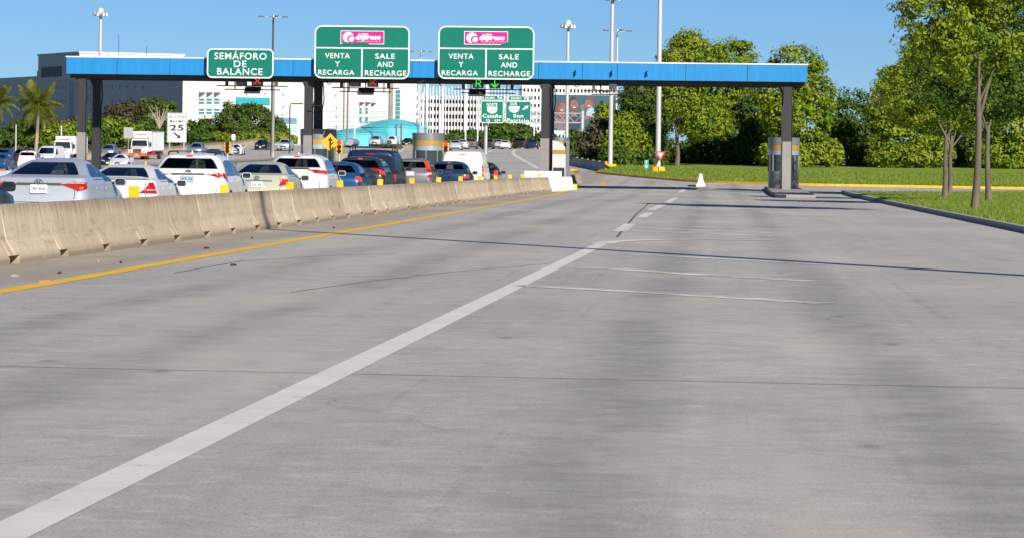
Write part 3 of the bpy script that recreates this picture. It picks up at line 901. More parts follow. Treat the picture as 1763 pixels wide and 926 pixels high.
venta('green VENTA Y RECARGA sign left of the other, above the dim red X', 540, 704, 44.5, 136.5, True)
venta('green VENTA Y RECARGA sign above the green R and arrow signals', 752.5, 918, 45.5, 137.5, False)

# ================================================================== TOLL ISLANDS AND BOOTHS
M_BOOTHGREY = mat('booth_grey_cladding', (0.20, 0.205, 0.22), 0.45, 0.3, var=0.08)
M_BOOTHYEL = mat('booth_yellow_band', (0.36, 0.225, 0.04), 0.5, var=0.08)
M_BOOTHWHITE = mat('booth_white_panel', (0.55, 0.55, 0.54), 0.5, var=0.06)
M_BOOTHGLASS = mat('booth_glass', (0.03, 0.05, 0.055), 0.05, spec=0.8)
M_BOOTHSTEEL = mat('booth_light_steel', (0.34, 0.40, 0.46), 0.35, 0.3)
def oval(w, l, z0, z1, off=0.0, n=40, e=2.6, a0=0.0, a1=2 * math.pi):
    full = a1 - a0 > 6.28
    P0, P1 = [], []
    for k in range(n + (0 if full else 1)):
        q = a0 + (a1 - a0) * k / n
        c, s_ = math.cos(q), math.sin(q)
        x = (w / 2 + off) * math.copysign(abs(c) ** (2 / e), c); y = (l / 2 + off) * math.copysign(abs(s_) ** (2 / e), s_)
        P0.append((x, y, z0)); P1.append((x, y, z1))
    mb = MB()
    if full:
        m = len(P0)
        mb.add(P0 + P1, [(k, (k + 1) % m, (k + 1) % m + m, k + m) for k in range(m)] + [tuple(range(m))[::-1], tuple(range(m, 2 * m))])
    else: mb.grid([P0, P1])
    return mb
def booth(label, u, v, w=1.75, l=3.4, ht=3.2, arch=False):
    P = thing('toll_booth', label, 'booth', W(u, v, zg(v) + .15), -A, 'toll booths under the gantry')
    ht -= .15
    part('base_wall', oval(w, l, 0, 1.05), M_BOOTHWHITE if arch else M_BOOTHGREY, P, 40)
    part('window_band', oval(w, l, 1.05, 2.02, -.03), M_BOOTHGLASS, P, 40)
    for q in (-130, -90, -50, 0, 50, 90, 130, 180):
        c, s_ = math.cos(R(q)), math.sin(R(q))
        x = (w / 2) * math.copysign(abs(c) ** (2 / 2.6), c); y = (l / 2) * math.copysign(abs(s_) ** (2 / 2.6), s_)
        part('mullion', MB().bbox(x - .035, x + .035, y - .035, y + .035, 1.05, 2.02), M_BOOTHGREY, P)
    part('panel_band', oval(w, l, 2.02, 2.3, .015), M_BOOTHSTEEL, P, 40)
    part('yellow_band', oval(w, l, 2.3, 2.62, .03), M_BOOTHYEL, P, 40)
    part('roof_band', oval(w, l, 2.62, ht, .045), M_BOOTHGREY, P, 40)
    if arch:      # pale rounded end panel facing the traffic
        poly = [(-w * .46, 0)] + [(w * .46 * -math.cos(R(a)), 1.95 + .95 * math.sin(R(a))) for a in range(0, 181, 12)] + [(w * .46, 0)]
    return P
def island(u, v0, v1, w=1.9):
    P = []
    mb = MB(); pts = [(-w / 2, v0 + 1), (-w / 4, v0), (w / 4, v0), (w / 2, v0 + 1), (w / 2, v1), (-w / 2, v1)]
    mb.add([(u + a, b, zg(b) + .16) for a, b in pts] + [(u + a, b, zg(b) - .02) for a, b in pts], [tuple(range(6))] + [(k, k + 6, (k + 1) % 6 + 6, (k + 1) % 6) for k in range(6)])
    struct('toll_island', mb, M_CONC2)
for u in (-36.9, -30.3, -23.6, -16.8):
    island(u, 188, 218)
island(-9.75, 203.5, 217, 1.5)
island(4.1, 176, 218, 2.0)
booth('grey toll booth with yellow band behind the middle gantry columns', -23.5, 206.5, 2.0, 3.6, 3.35)
booth('wide grey toll booth with yellow band standing between the queue and the middle columns', -16.75, 204.5, 1.8, 3.4, 3.2)
booth('narrow toll booth with pale yellow-banded front beside the right gantry column', -9.05, 205.8, 1.0, 2.6, 3.05, True)
booth('grey toll booth beside the last gantry column on the right', 4.1, 209.5, 1.8, 3.2, 3.2)
# pale rounded front on the narrow booth
P = thing('booth_front', 'pale rounded yellow-striped cabinet front beside the right toll column', 'cabinet', W(-9.05, 204.2, zg(204) + .16), -A)
w = .78
arc = lambda z0: None
part('cabinet', MB().prism([(-w / 2, 0), (w / 2, 0), (w / 2, 1.9), (-w / 2, 1.9)], 0, .3), M_BOOTHWHITE, P)
part('window', MB().bbox(-w / 2 + .06, w / 2 - .06, -.012, 0, .55, 1.12), M_BOOTHGLASS, P)
part('yellow_stripe', MB().prism([(-w / 2, 1.902), (w / 2, 1.902), (w / 2 - .03, 2.15), (-w / 2, 2.15)], 0, .3), M_BOOTHYEL, P)
part('rounded_top', MB().prism([(-w / 2, 2.152)] + [(-w / 2 + (w - .03) * math.cos(R(a)), 2.152 + .55 * math.sin(R(a))) for a in range(0, 91, 10)], 0, .3), M_BOOTHWHITE, P)
part('side_post', MB().bbox(w / 2 + .02, w / 2 + .2, 0, .3, 0, 2.7), M_BOOTHGREY, P)

# low white barriers, posts and dark block at the far-left island
for i in range(9):
    o = part('island_barrier', MB().prism([(-.25, 0), (.25, 0), (.12, .80), (-.12, .80)], .03, 5.47), M_CONCW, None, None, W(-36.9 - .3, 148 + i * 5.5, zg(150 + i * 5.5)), -A)
    tag(o, 'low white concrete barrier segment leading to the leftmost gantry column', 'barrier', 'white barriers at the left toll island')
o = part('crash_cushion', MB().prism([(-.45, 0), (.45, 0), (.4, 1.25), (-.4, 1.25)], 0, 3.4), M_GREYTRIM, None, 20, W(-36.3, 196.3, 0.16), -A)
tag(o, 'dark block crash cushion at the foot of the leftmost columns', 'crash cushion')
post = MB(); post.tube([(0, 0, 0), (0, 0, 1.15)], .075, 10)
post_me = mesh('post_body', post, M_REFL)
band_me = mesh('reflective_band', MB().tube([(0, 0, .72), (0, 0, .86)], .08, 10), M_SIGNWHITE)
for i, (u, v) in enumerate([(-37.9, 190), (-37.75, 201), (-37.5, 206), (-36.6, 203), (-36.35, 208), (-36.5, 216), (-36.3, 221), (-36.4, 229), (-36.3, 238), (-36.4, 244), (-36.3, 257), (-30.6, 194), (-38.6, 172), (-38.8, 168)]):
    P = thing('bollard', 'yellow delineator post on the left toll island by the leftmost columns', 'post', W(u, v, zg(v, u)), -A, 'yellow posts on the left island')
    link('post_body', post_me, P); link('reflective_band', band_me, P)
# low rail on the island behind the posts
P = thing('guard_rail', 'low weathered guard rail behind the yellow posts', 'guard rail', W(0, 0, 0), -A)
part('rail_beam', MB().tube([(-40.5, 225, zg(225, -40) + .75), (-38.5, 290, zg(290, -38.5) + .75), (-38, 330, zg(330, -38) + .75)], .13, 6), M_CONC2, P)
for v in range(226, 331, 8):
    part('rail_post', MB().bbox(-40.45 + (v - 225) * .028 - .06, -40.45 + (v - 225) * .028 + .06, v - .06, v + .06, zg(v, -39) - .02, zg(v, -39) + .7), M_WOOD, P)

# ================================================================== VEHICLES
class Body:
    def __init__(s, rows, k=(1, 1, 1), bow=.07, bowf=.20):
        s.rows = [(z * k[2], yr * k[1], yf * k[1], w * k[0], r * k[0]) for z, yr, yf, w, r in rows]
        s.Z = np.array([r[0] for r in s.rows]); s.T = np.array(s.rows)
        s.bow, s.bowf = bow, bowf
    def par(s, z): return [float(np.interp(z, s.Z, s.T[:, i])) for i in (1, 2, 3, 4)]
    def pt(s, q, z):
        yr, yf, w, r = s.par(z)
        sg = 1 if q >= 0 else -1; a = abs(q)
        L = yf - yr
        rx = min(r, w * .9); ry = min(r * 1.2, L * .3); fx = min(r * 1.9, w * .9); fy = min(r * 2.2, L * .3)
        if a <= 1:
            x = (w - rx) * a; y = yr + s.bow * (x / max(w, .01)) ** 2
        elif a <= 2:
            f = (a - 1) * math.pi / 2; x = w - rx + rx * math.sin(f)
            b0 = s.bow * ((w - rx) / max(w, .01)) ** 2
            y = yr + b0 + (ry) * (1 - math.cos(f))
        elif a <= 3:
            b0 = s.bow * ((w - rx) / max(w, .01)) ** 2; b1 = s.bowf * ((w - fx) / max(w, .01)) ** 2
            ya, yb = yr + b0 + ry, yf - b1 - fy
            x = w; y = ya + (yb - ya) * (a - 2)
        elif a <= 4:
            f = (4 - a) * math.pi / 2; x = w - fx + fx * math.sin(f)
            b1 = s.bowf * ((w - fx) / max(w, .01)) ** 2
            y = yf - b1 - fy * (1 - math.cos(f))
        else:
            x = (w - fx) * (5 - a); y = yf - s.bowf * (x / max(w, .01)) ** 2
        return Vector((sg * x, y, z))
    def side_q(s, y, z, sg=1):
        lo, hi = 2.0, 3.0
        ya, yb = s.pt(2.0, z).y, s.pt(3.0, z).y
        return sg * (2 + (y - ya) / max(.01, yb - ya))
    def nrm(s, q, z):
        e = .01
        a = s.pt(q + e, z) - s.pt(q - e, z)
        z0, z1 = max(s.Z[0], z - e), min(s.Z[-1], z + e)
        b = s.pt(q, z1) - s.pt(q, z0)
        n = a.cross(b)
        if n.length < 1e-9: return Vector((0, 0, 1))
        n.normalize()
        c = s.pt(q, z); yr, yf, w, r = s.par(z)
        if n.dot(c - Vector((0, (yr + yf) / 2, z - .35))) < 0: n = -n
        return n
    def shell(s, cuts=()):
        """cuts: (q0, q1, z0, z1) openings for the glass"""
        Zs = sorted(set([float(z) for z in s.Z] + [c for k_ in cuts for c in k_[2:]]))
        qs = [k / 5 for k in range(0, 5)] + [1 + k / 5 for k in range(0, 5)] + [2 + k / 9 for k in range(0, 9)] + [3 + k / 5 for k in range(0, 5)] + [4 + k / 5 for k in range(0, 6)]
        ring = qs + [-q for q in qs[-2:0:-1]]
        mb = MB(); n = len(ring)
        for z in Zs: mb.v += [tuple(s.pt(q, z)) for q in ring]
        for i in range(len(Zs) - 1):
            zm = (Zs[i] + Zs[i + 1]) / 2
            for k in range(n):
                a, b = i * n + k, i * n + (k + 1) % n
                qm = (abs(ring[k]) + abs(ring[(k + 1) % n])) / 2
                if any(q0 < qm < q1 and z0 < zm < z1 for q0, q1, z0, z1 in cuts): continue
                mb.f.append((a, b, b + n, a + n))
        mb.f.append(tuple(range(n))[::-1]); mb.f.append(tuple((len(Zs) - 1) * n + k for k in range(n)))
        return mb
    def patch(s, c, nu=8, nv=4, off=.006, mb=None):
        """bilinear patch in (q, z): corners bl, br, tr, tl"""
        (a, za), (b, zb), (d, zd), (e, ze) = c
        G_ = []
        for j in range(nv + 1):
            t = j / nv; row = []
            for i in range(nu + 1):
                f = i / nu
                q = (a * (1 - f) + b * f) * (1 - t) + (e * (1 - f) + d * f) * t
                z = (za * (1 - f) + zb * f) * (1 - t) + (ze * (1 - f) + zd * f) * t
                row.append(s.pt(q, z) + s.nrm(q, z) * off)
            G_.append(row)
        mb = mb or MB(); mb.grid(G_); return mb
    def side_patch(s, zb, yb0, yb1, zt, yt0, yt1, sg=1, nu=6, nv=5, off=.006, mb=None):
        G_ = []
        for j in range(nv + 1):
            t = j / nv; z = zb + (zt - zb) * t; row = []
            for i in range(nu + 1):
                f = i / nu
                y = (yb0 * (1 - t) + yt0 * t) * (1 - f) + (yb1 * (1 - t) + yt1 * t) * f
                q = s.side_q(y, z, sg)
                row.append(s.pt(q, z) + s.nrm(q, z) * off)
            G_.append(row)
        mb = mb or MB(); mb.grid(G_); return mb

SEDAN = [(.17, .16, 4.40, .78, .25), (.22, .06, 4.52, .86, .25), (.38, .01, 4.58, .885, .25), (.60, 0, 4.60, .89, .25), (.68, .015, 4.57, .89, .24), (.72, .05, 4.50, .889, .22), (.75, .075, 4.42, .887, .2),
         (.85, .07, 4.10, .88, .19), (.95, .055, 3.70, .868, .17), (1.04, .035, 3.36, .85, .16), (1.085, .02, 3.22, .83, .16), (1.10, .05, 3.18, .815, .17), (1.115, .25, 3.14, .79, .19), (1.13, .46, 3.10, .765, .2), (1.15, .56, 3.05, .745, .2),
         (1.24, .86, 2.86, .685, .22), (1.32, 1.15, 2.68, .625, .24), (1.375, 1.38, 2.52, .57, .27), (1.412, 1.58, 2.38, .50, .28), (1.44, 1.78, 2.22, .40, .25), (1.455, 1.92, 2.1, .27, .12), (1.46, 1.98, 2.04, .15, .03)]
COUPE = [(z, yr, yf, w, r) for z, yr, yf, w, r in SEDAN]
SUV = [(.24, .16, 4.40, .80, .25), (.29, .05, 4.52, .89, .25), (.45, .0, 4.58, .92, .25), (.62, 0, 4.6, .925, .24), (.69, .03, 4.58, .925, .22), (.73, .08, 4.53, .922, .2), (.95, .07, 4.35, .915, .2), (1.03, .085, 3.95, .90, .2),
       (1.08, .10, 3.55, .885, .2), (1.13, .14, 3.38, .86, .2), (1.30, .26, 3.12, .81, .21), (1.47, .38, 2.85, .735, .23), (1.545, .41, 2.72, .685, .26), (1.60, .44, 2.55, .615, .29), (1.64, .62, 2.38, .52, .3), (1.665, .9, 2.15, .38, .25), (1.68, 1.2, 1.85, .22, .08)]
VAN = [(.26, .12, 5.38, .92, .12), (.32, .03, 5.5, 1.0, .13), (.5, 0, 5.55, 1.03, .13), (.62, .015, 5.55, 1.03, .12), (.655, .05, 5.5, 1.03, .10), (1.0, .05, 5.3, 1.03, .10), (1.15, .05, 4.75, 1.025, .10), (1.25, .06, 4.55, 1.02, .10), (1.8, .12, 3.95, .935, .12),
       (1.95, .14, 3.72, .89, .15), (2.03, .19, 3.55, .835, .2), (2.075, .35, 3.35, .72, .25), (2.10, .75, 2.95, .42, .2)]
PICKUP = [(.30, .12, 5.2, .88, .12), (.38, .02, 5.34, .95, .13), (.6, 0, 5.4, .97, .13), (.9, 0, 5.38, .975, .10), (1.08, .0, 5.25, .975, .08), (1.12, .02, 4.7, .965, .08), (1.16, 1.75, 4.0, .93, .12), (1.2, 1.9, 3.85, .90, .14),
          (1.6, 2.05, 3.3, .77, .18), (1.7, 2.12, 3.1, .71, .2), (1.76, 2.25, 2.95, .6, .2), (1.79, 2.45, 2.75, .35, .1)]
SPEC = {
 'sedan': dict(rows=SEDAN, dims=(1.78, 4.6, 1.46), rear=(1.145, 1.375, .97), wind=(1.06, 1.37), side=[(1.06, 1.0, 2.02, 1.345, 1.52, 2.06), (1.03, 2.09, 3.0, 1.35, 2.13, 2.44)], axles=(.98, 3.68), mir=(2.95, 1.02), wheel=.32, hood=.95),
 'suv': dict(rows=SUV, dims=(1.85, 4.6, 1.68), rear=(1.285, 1.545, .97), wind=(1.15, 1.53), side=[(1.12, .55, 1.0, 1.47, .75, 1.02), (1.12, 1.06, 2.02, 1.5, 1.08, 2.06), (1.12, 2.09, 3.05, 1.5, 2.13, 2.62)], axles=(.95, 3.62), mir=(2.95, 1.13), wheel=.36, hood=1.0),
 'van': dict(rows=VAN, dims=(2.06, 5.5, 2.1), rear=(1.22, 1.88, .96), wind=(1.27, 1.9), side=[(1.22, 3.2, 4.2, 1.82, 3.15, 3.62)], axles=(.95, 4.5), mir=(4.15, 1.35), wheel=.36, hood=1.1),
 'pickup': dict(rows=PICKUP, dims=(1.95, 5.4, 1.79), rear=(1.24, 1.62, .95), wind=(1.22, 1.64), side=[(1.2, 2.15, 2.9, 1.62, 2.2, 2.92), (1.2, 2.96, 3.75, 1.62, 2.98, 3.2)], axles=(1.1, 4.3), mir=(3.6, 1.25), wheel=.39, hood=1.05),
}
def car(kind, label, cat, u, v, pm, L=None, Wd=None, Ht=None, away=True, rear=None, lamps=None, detail=2, group='cars queued behind the barrier', yaw=0.0, name=None, dz=0.0):
    S = SPEC[kind]
    bw, bl, bh = S['dims']
    k = ((Wd or bw) / bw, (L or bl) / bl, (Ht or bh) / bh)
    B = Body(S['rows'], k)
    hw = bw / 2 * k[0]
    P = thing(name or {'sedan': 'sedan', 'suv': 'crossover', 'van': 'van', 'pickup': 'pickup_truck'}[kind], label, cat, W(u, v, zg(v, u) + dz), (-A if away else math.pi - A) + yaw, group)
    if v > 200: P.rotation_euler.x = math.atan2(zg(v + 2, u) - zg(v - 2, u), 4) * (1 if away else -1)
    kz, ky, kx = k[2], k[1], k[0]
    see = kind != 'van' or not away
    cuts = [(4.0, 5.1, S['wind'][0] * kz + .015, S['wind'][1] * kz - .015)]
    if see: cuts.append((-.1, 1.2, S['rear'][0] * kz + .015, S['rear'][1] * kz - .015))
    part('body', B.shell(cuts), pm, P, 38)
    if see:
        # cabin: a dark tray at belt height, seats and headrests
        zs_ = (S['rear'][0] - .10) * kz; yr_, yf_, w_, r_ = B.par(zs_)
        part('parcel_shelf', MB().bbox(-w_ * .86, w_ * .86, yr_ + .12, S['mir'][0] * ky - .25, zs_ - .05, zs_), M_CABIN, P)
        for sx in (-.38, .38):
            for sy, low in ((S['mir'][0] * ky - .95, .14), (S['mir'][0] * ky - 1.72, .27 if kind == 'sedan' else .16)):
                if kind == 'pickup' and sy < S['mir'][0] * ky - 1.2: continue
                mb = MB(); mb.prism(rounded(.46 * kx, .50, .10, 3), 0, .14)
                st = part('seat_back', mb, M_SEAT, P, 40, (sx * kx, sy, zs_ - .02 - low))
                part('headrest', MB().prism(rounded(.25, .15, .06, 3), .02, .12), M_SEAT, st, 40, (0, 0, .33))
    # glass
    z0, z1, f = S['rear']; z0 *= kz; z1 *= kz
    rg = part('rear_window', B.patch([(-1.35 * f, z0), (1.35 * f, z0), (1.25 * f, z1), (-1.25 * f, z1)], 14, 5), M_SEEGLASS if see else M_GLASS, P, 60)
    wz0, wz1 = S['wind'][0] * kz, S['wind'][1] * kz
    part('windscreen', B.patch([(-3.75, wz0), (-6.25, wz0), (-6.2, wz1), (-3.8, wz1)] if False else [(5 - 1.15, wz0), (5 - .0001, wz0), (5 - .0001, wz1), (5 - 1.1, wz1)], 7, 5,
         mb=B.patch([(-(5 - 1.15), wz0), (-(5 - .0001), wz0), (-(5 - .0001), wz1), (-(5 - 1.1), wz1)], 7, 5)), M_SEEGLASS, P, 60)
    for sg in (1, -1):
        for zb, a, b, zt, c, d in S['side']:
            part('side_window', B.side_patch(zb * kz, a * ky, b * ky, zt * kz, c * ky, d * ky, sg), M_GLASS, P, 60)
    # wheels in dark arches
    rw = S['wheel'] * kz
    for ay in S['axles']:
        for sg in (1, -1):
            mb = MB(); G_ = []
            for rr in (.02, .5, 1.0):
                row = []
                for j in range(17):
                    q = math.pi * j / 16 - .25 + .5 * (j / 16) * 0
                    q = R(-25) + R(230) * j / 16
                    y = ay * ky + (rw + .075) * rr * math.cos(q); z = max(B.Z[0] + .005, rw + (rw + .075) * rr * math.sin(q))
                    qq = B.side_q(y, z, sg); row.append(B.pt(qq, z) + Vector((sg * .004, 0, 0)))
                G_.append(row)
            mb.grid(G_)
            part('wheel_arch', mb, M_ARCH, P)
            x1 = hw + .012; x0 = hw - .20
            mb = MB(); mb.tube([(sg * x0, ay * ky, rw), (sg * (x1 - .03), ay * ky, rw), (sg * x1, ay * ky, rw)], [rw, rw, rw * .93], 20)
            wh = part('wheel', mb, M_TYRE, P, 40)
            if detail:
                mb = MB(); mb.tube([(sg * (x1 - .03), ay * ky, rw), (sg * (x1 + .006), ay * ky, rw)], rw * .64, 16)
                part('rim', mb, M_RIM, wh, 40)
    # mirrors
    my, mz = S['mir'][0] * ky, S['mir'][1] * kz
    for sg in (1, -1):
        w_ = B.par(mz)[2]
        mb = MB(); mb.tube([(sg * (w_ - .02), my, mz - .04), (sg * (w_ + .10), my, mz)], .03, 6)
        cx = sg * (w_ + .17)
        o_ = part('mirror', mb, M_TRIM, P, 50)
        mb = MB(); R0 = rounded(.23, .155, .055, 4); n = len(R0); mm = len(mb.v)
        mb.add([(x * f, y, z * f) for y, f in ((-.05, .94), (-.03, 1.0), (.03, .9), (.09, .5)) for x, z in R0], [(r_ * n + k_, r_ * n + (k_ + 1) % n, (r_ + 1) * n + (k_ + 1) % n, (r_ + 1) * n + k_) for r_ in range(3) for k_ in range(n)] + [tuple(range(n)), tuple(range(3 * n, 4 * n))[::-1]])
        part('mirror_shell', mb, pm if kind != 'van' else M_TRIM, o_, 50, (cx, my, mz))
        part('mirror_glass', MB().add(*flat(rounded(.19, .12, .04, 4), -.053)), M_GLASS, o_, None, (cx, my, mz))
    if away:
        cfg = dict(plate=None, rear='sedan', spoiler=False, lit=True, bumper=None, brake3=True)
        cfg.update(rear or {})
        # shut line of boot lid or tailgate
        zt = (.40 if kind != 'sedan' else .52) * kz
        zu = (S['rear'][0] - .03) * kz
        for sg in (1, -1):
            part('shut_line', B.patch([(sg * .97, zt + .12), (sg * .985, zt + .12), (sg * .93, zu), (sg * .915, zu)], 1, 6, .003), M_TRIM, P)
        part('shut_line', B.patch([(-.97, zt + .12), (.97, zt + .12), (.97, zt + .132), (-.97, zt + .132)], 8, 1, .003), M_TRIM, P)
        # lower bumper
        part('bumper_insert', B.patch([(-1.2, B.Z[0] + .03), (1.2, B.Z[0] + .03), (1.15, .40 * kz), (-1.15, .40 * kz)], 14, 3, .008), cfg['bumper'] or M_TRIM, P, 50)
        for lamp, lm in (lamps or []):
            for sg in (1, -1):
                part('tail_lamp', B.patch([(sg * q, z) for q, z in lamp], 8, 4, .012), lm, P, 60)
        if cfg['brake3']:
            zb = S['rear'][1] * kz + (.012 if kind == 'sedan' else .025)
            part('high_brake_lamp', B.patch([(-.22, zb), (.22, zb), (.22, zb + .035), (-.22, zb + .035)], 4, 1, .014), M_TAILLIT if cfg['lit'] else M_TAIL, P)
        if cfg['plate']:
            txt, pmx, pz = cfg['plate']
            y = B.pt(0, pz).y
            nrm = B.nrm(0.0, pz)
            fr = part('plate_recess', B.patch([(-.36, pz - .11), (.36, pz - .11), (.33, pz + .10), (-.33, pz + .10)], 4, 2, .004), M_TRIM if cfg.get('dark_recess') else pm, P)
            pl = part('licence_plate', MB().bbox(-.155, .155, y - .03, y - .02, pz - .078, pz + .078), pmx, P)
            if txt: letters(txt, pl, 0, y - .033, pz - .005, .25, .075, M_PLATEINK, .02)
        if cfg.get('strip'):
            z_, m_ = cfg['strip']
            part('boot_trim', B.patch([(-.62, z_), (.62, z_), (.60, z_ + .04), (-.60, z_ + .04)], 6, 1, .014), m_, P)
        if cfg.get('emblem'):
            z_ = cfg['emblem']; y = B.pt(0, z_).y - .012
            for rx, rz_, dz_ in ((.075, .05, 0), (.025, .046, 0), (.05, .022, .02)):
                mb = MB(); mb.tube([(rx * math.cos(q), y, z_ + dz_ + rz_ * math.sin(q)) for q in [j * math.pi / 10 for j in range(21)]], .007, 5, False)
                part('emblem', mb, M_CHROME, P)
    else:
        zh = S['hood'] * kz
        part('grille', B.patch([(5 - .55, zh * .52), (4.999, zh * .52), (4.999, zh * .72), (5 - .6, zh * .72)], 5, 3, .01, B.patch([(-(5 - .55), zh * .52), (-4.999, zh * .52), (-4.999, zh * .72), (-(5 - .6), zh * .72)], 5, 3, .01)), M_TRIM, P)
        part('lower_grille', B.patch([(5 - .7, B.Z[0] + .06), (4.999, B.Z[0] + .06), (4.999, zh * .42), (5 - .8, zh * .42)], 5, 2, .01, B.patch([(-(5 - .7), B.Z[0] + .06), (-4.999, B.Z[0] + .06), (-4.999, zh * .42), (-(5 - .8), zh * .42)], 5, 2, .01)), M_TRIM, P)
        for sg in (1, -1):
            part('headlamp', B.patch([(sg * 3.75, zh * .68), (sg * 4.35, zh * .62), (sg * 4.3, zh * .74), (sg * 3.7, zh * .80)], 5, 2, .012), M_HEAD, P, 60)
        y = B.pt(4.999, zh * .47).y
        part('licence_plate', MB().bbox(-.155, .155, y + .015, y + .025, zh * .42, zh * .42 + .14), M_PLATE, P)
    if kind == 'sedan' or kind == 'suv':
        for sg in (1, -1):
            for hy in (1.25, 2.3):
                zz = (.90 if kind == 'sedan' else 1.0) * kz; q = B.side_q(hy * ky, zz, sg)
                c = B.pt(q, zz)
                part('door_handle', MB().bbox(c.x - .012, c.x + .009, c.y - .08, c.y + .08, zz - .011, zz + .011), pm, P)
        for sg in (1, -1):
            for dy in (2.06, 3.08):
                mb = B.side_patch(.35 * kz, dy * ky - .006, dy * ky + .006, (1.02 if kind == 'sedan' else 1.1) * kz, dy * ky - .006, dy * ky + .006, sg, 1, 6, .002)
                part('door_gap', mb, M_TRIM, P)
    P['_b'] = 0
    del P['_b']
    return P, B
LIT, OFF = M_TAILLIT, M_TAIL
QL = -12.25
# --- the queue, nearest first
car('suv', 'dark grey car cut off at the left edge, nose beside the barrier', 'car', -11.95, 50.6, P_DGREY, 4.5, 1.82, 1.5, rear=dict(lit=False), lamps=[([(.7, .9), (1.7, .9), (1.6, 1.05), (.8, 1.05)], OFF)], name='hatchback')
P, B = car('sedan', 'silver sedan with white plate and arrow-shaped red tail lamps, nearest whole car', 'car', QL - .12, 63.2, P_SILVER, 4.62, 1.78, 1.47,
    rear=dict(plate=('JRE 4046', M_PLATE, .895), emblem=1.03, strip=(.968, M_GREYTRIM), brake3=False),
    lamps=[([(.58, .985), (1.05, .868), (1.35, 1.03), (.95, 1.02)], OFF), ([(1.05, .865), (1.75, .905), (1.85, 1.02), (1.3, 1.03)], OFF), ([(1.15, .895), (1.42, .90), (1.45, .94), (1.18, .94)], M_AMBERLIT), ([(.78, 1.0), (1.6, 1.0), (1.55, 1.022), (.9, 1.015)], M_CLEAR)])
P, B = car('sedan', 'white low coupe with boot spoiler, behind the silver sedan', 'car', QL - .4, 73.2, P_WHITE, 4.35, 1.70, 1.36, rear=dict(lit=False, brake3=False),
    lamps=[([(.72, .745), (1.75, .74), (1.55, .975), (1.15, .975)], OFF), ([(.82, .80), (1.72, .80), (1.68, .835), (.95, .835)], M_CLEAR)], name='coupe')
sp = MB(); sp.grid([[(x, .0 + .16 * (abs(x) / .75) ** 2 + dy, 1.0 + .075 * (1 - (abs(x) / .75) ** 6) + dz_) for x in [(-.75 + 1.5 * i / 20) for i in range(21)]] for dy, dz_ in ((.02, 0), (-.02, .012), (.05, .03), (.2, .025), (.2, .0), (.02, 0))])
part('boot_spoiler', sp, P_WHITE, P, 40)
sm = [([(.66, 1.130), (1.15, 1.045), (1.62, 1.110), (1.2, 1.175)], OFF), ([(1.05, 1.060), (1.5, 1.080), (1.5, 1.130), (1.1, 1.130)], LIT), ([(1.55, 1.060), (2.04, 0.970), (2.1, 1.130), (1.62, 1.170)], OFF), ([(.68, 1.130), (1.2, 1.115), (1.2, 1.145), (.72, 1.160)], M_CLEAR)]
P, B = car('suv', 'white crossover with black roof rails and pointed tail lamps', 'car', QL - .1, 81.2, P_WHITE, 4.64, 1.845, 1.645, rear=dict(plate=('JFZ 126', M_PLATEBLUE, 1.02), emblem=1.185, strip=(1.11, M_GREYTRIM), bumper=M_GREYTRIM), lamps=sm)
for sg in (1, -1):
    part('roof_rail', MB().tube([(sg * .56, .75, 1.585), (sg * .57, .95, 1.665), (sg * .57, 2.1, 1.68), (sg * .56, 2.4, 1.60)], .022, 6), M_TRIM, P)
part('rail_bar', MB().bbox(-.56, .56, 1.0, 1.08, 1.665, 1.69), M_TRIM, P)
part('rail_bar', MB().bbox(-.56, .56, 1.85, 1.93, 1.67, 1.695), M_TRIM, P)
part('antenna_fin', MB().add([(-.03, .8, 1.62), (.03, .8, 1.62), (.03, .98, 1.62), (-.03, .98, 1.62), (0, .82, 1.70)], [(0, 1, 4), (1, 2, 4), (2, 3, 4), (3, 0, 4)]), P_WHITE, P)
P, B = car('sedan', 'champagne compact sedan behind the crossover with roof rails', 'car', QL + .1, 92.3, P_CHAMP, 4.3, 1.69, 1.46, rear=dict(plate=('GVL 438', M_PLATE, .84), emblem=1.02, strip=(.93, P_LBLUE), brake3=False),
    lamps=[([(.88, 0.820), (1.75, 0.810), (1.72, 0.990), (1.05, 0.995)], OFF), ([(1.0, 0.900), (1.6, 0.900), (1.55, 0.970), (1.1, 0.970)], LIT), ([(.9, 0.825), (1.7, 0.815), (1.7, 0.840), (.92, 0.850)], M_CLEAR)])
P, B = car('suv', 'white crossover with wide dark lamp band, beside the middle of the barrier', 'car', QL + .35, 98.8, P_PEARL, 4.6, 1.855, 1.70, rear=dict(bumper=M_GREYTRIM, strip=(1.25, M_TRIM)),
    lamps=[([(.78, 1.150), (1.8, 1.100), (1.95, 1.210), (.70, 1.240)], OFF), ([(1.05, 1.135), (1.6, 1.120), (1.6, 1.190), (1.05, 1.200)], LIT), ([(.55, 1.210), (.95, 1.200), (.95, 1.240), (.55, 1.240)], OFF)])
part('antenna_fin', MB().add([(-.03, .8, 1.67), (.03, .8, 1.67), (.03, .98, 1.67), (-.03, .98, 1.67), (0, .82, 1.75)], [(0, 1, 4), (1, 2, 4), (2, 3, 4), (3, 0, 4)]), P_PEARL, P)
car('suv', 'small blue hatchback mostly hidden by the white crossover before it', 'car', QL + .2, 110.6, P_BLUE, 4.0, 1.70, 1.49, rear=dict(lit=False), lamps=[([(1.0, .85), (1.85, .85), (1.8, 1.0), (1.2, 1.02)], LIT)], name='hatchback')
P, B = car('suv', 'dark grey crossover with blue sky reflections and boomerang tail lamps', 'car', QL - .15, 121.6, P_DGREY, 4.65, 1.84, 1.69, rear=dict(strip=(.62, M_CHROME)),
    lamps=[([(.72, 1.190), (1.2, 1.140), (1.25, 1.240), (.62, 1.260)], OFF), ([(1.15, 1.090), (1.9, 1.030), (1.85, 1.150), (1.2, 1.230)], LIT)])
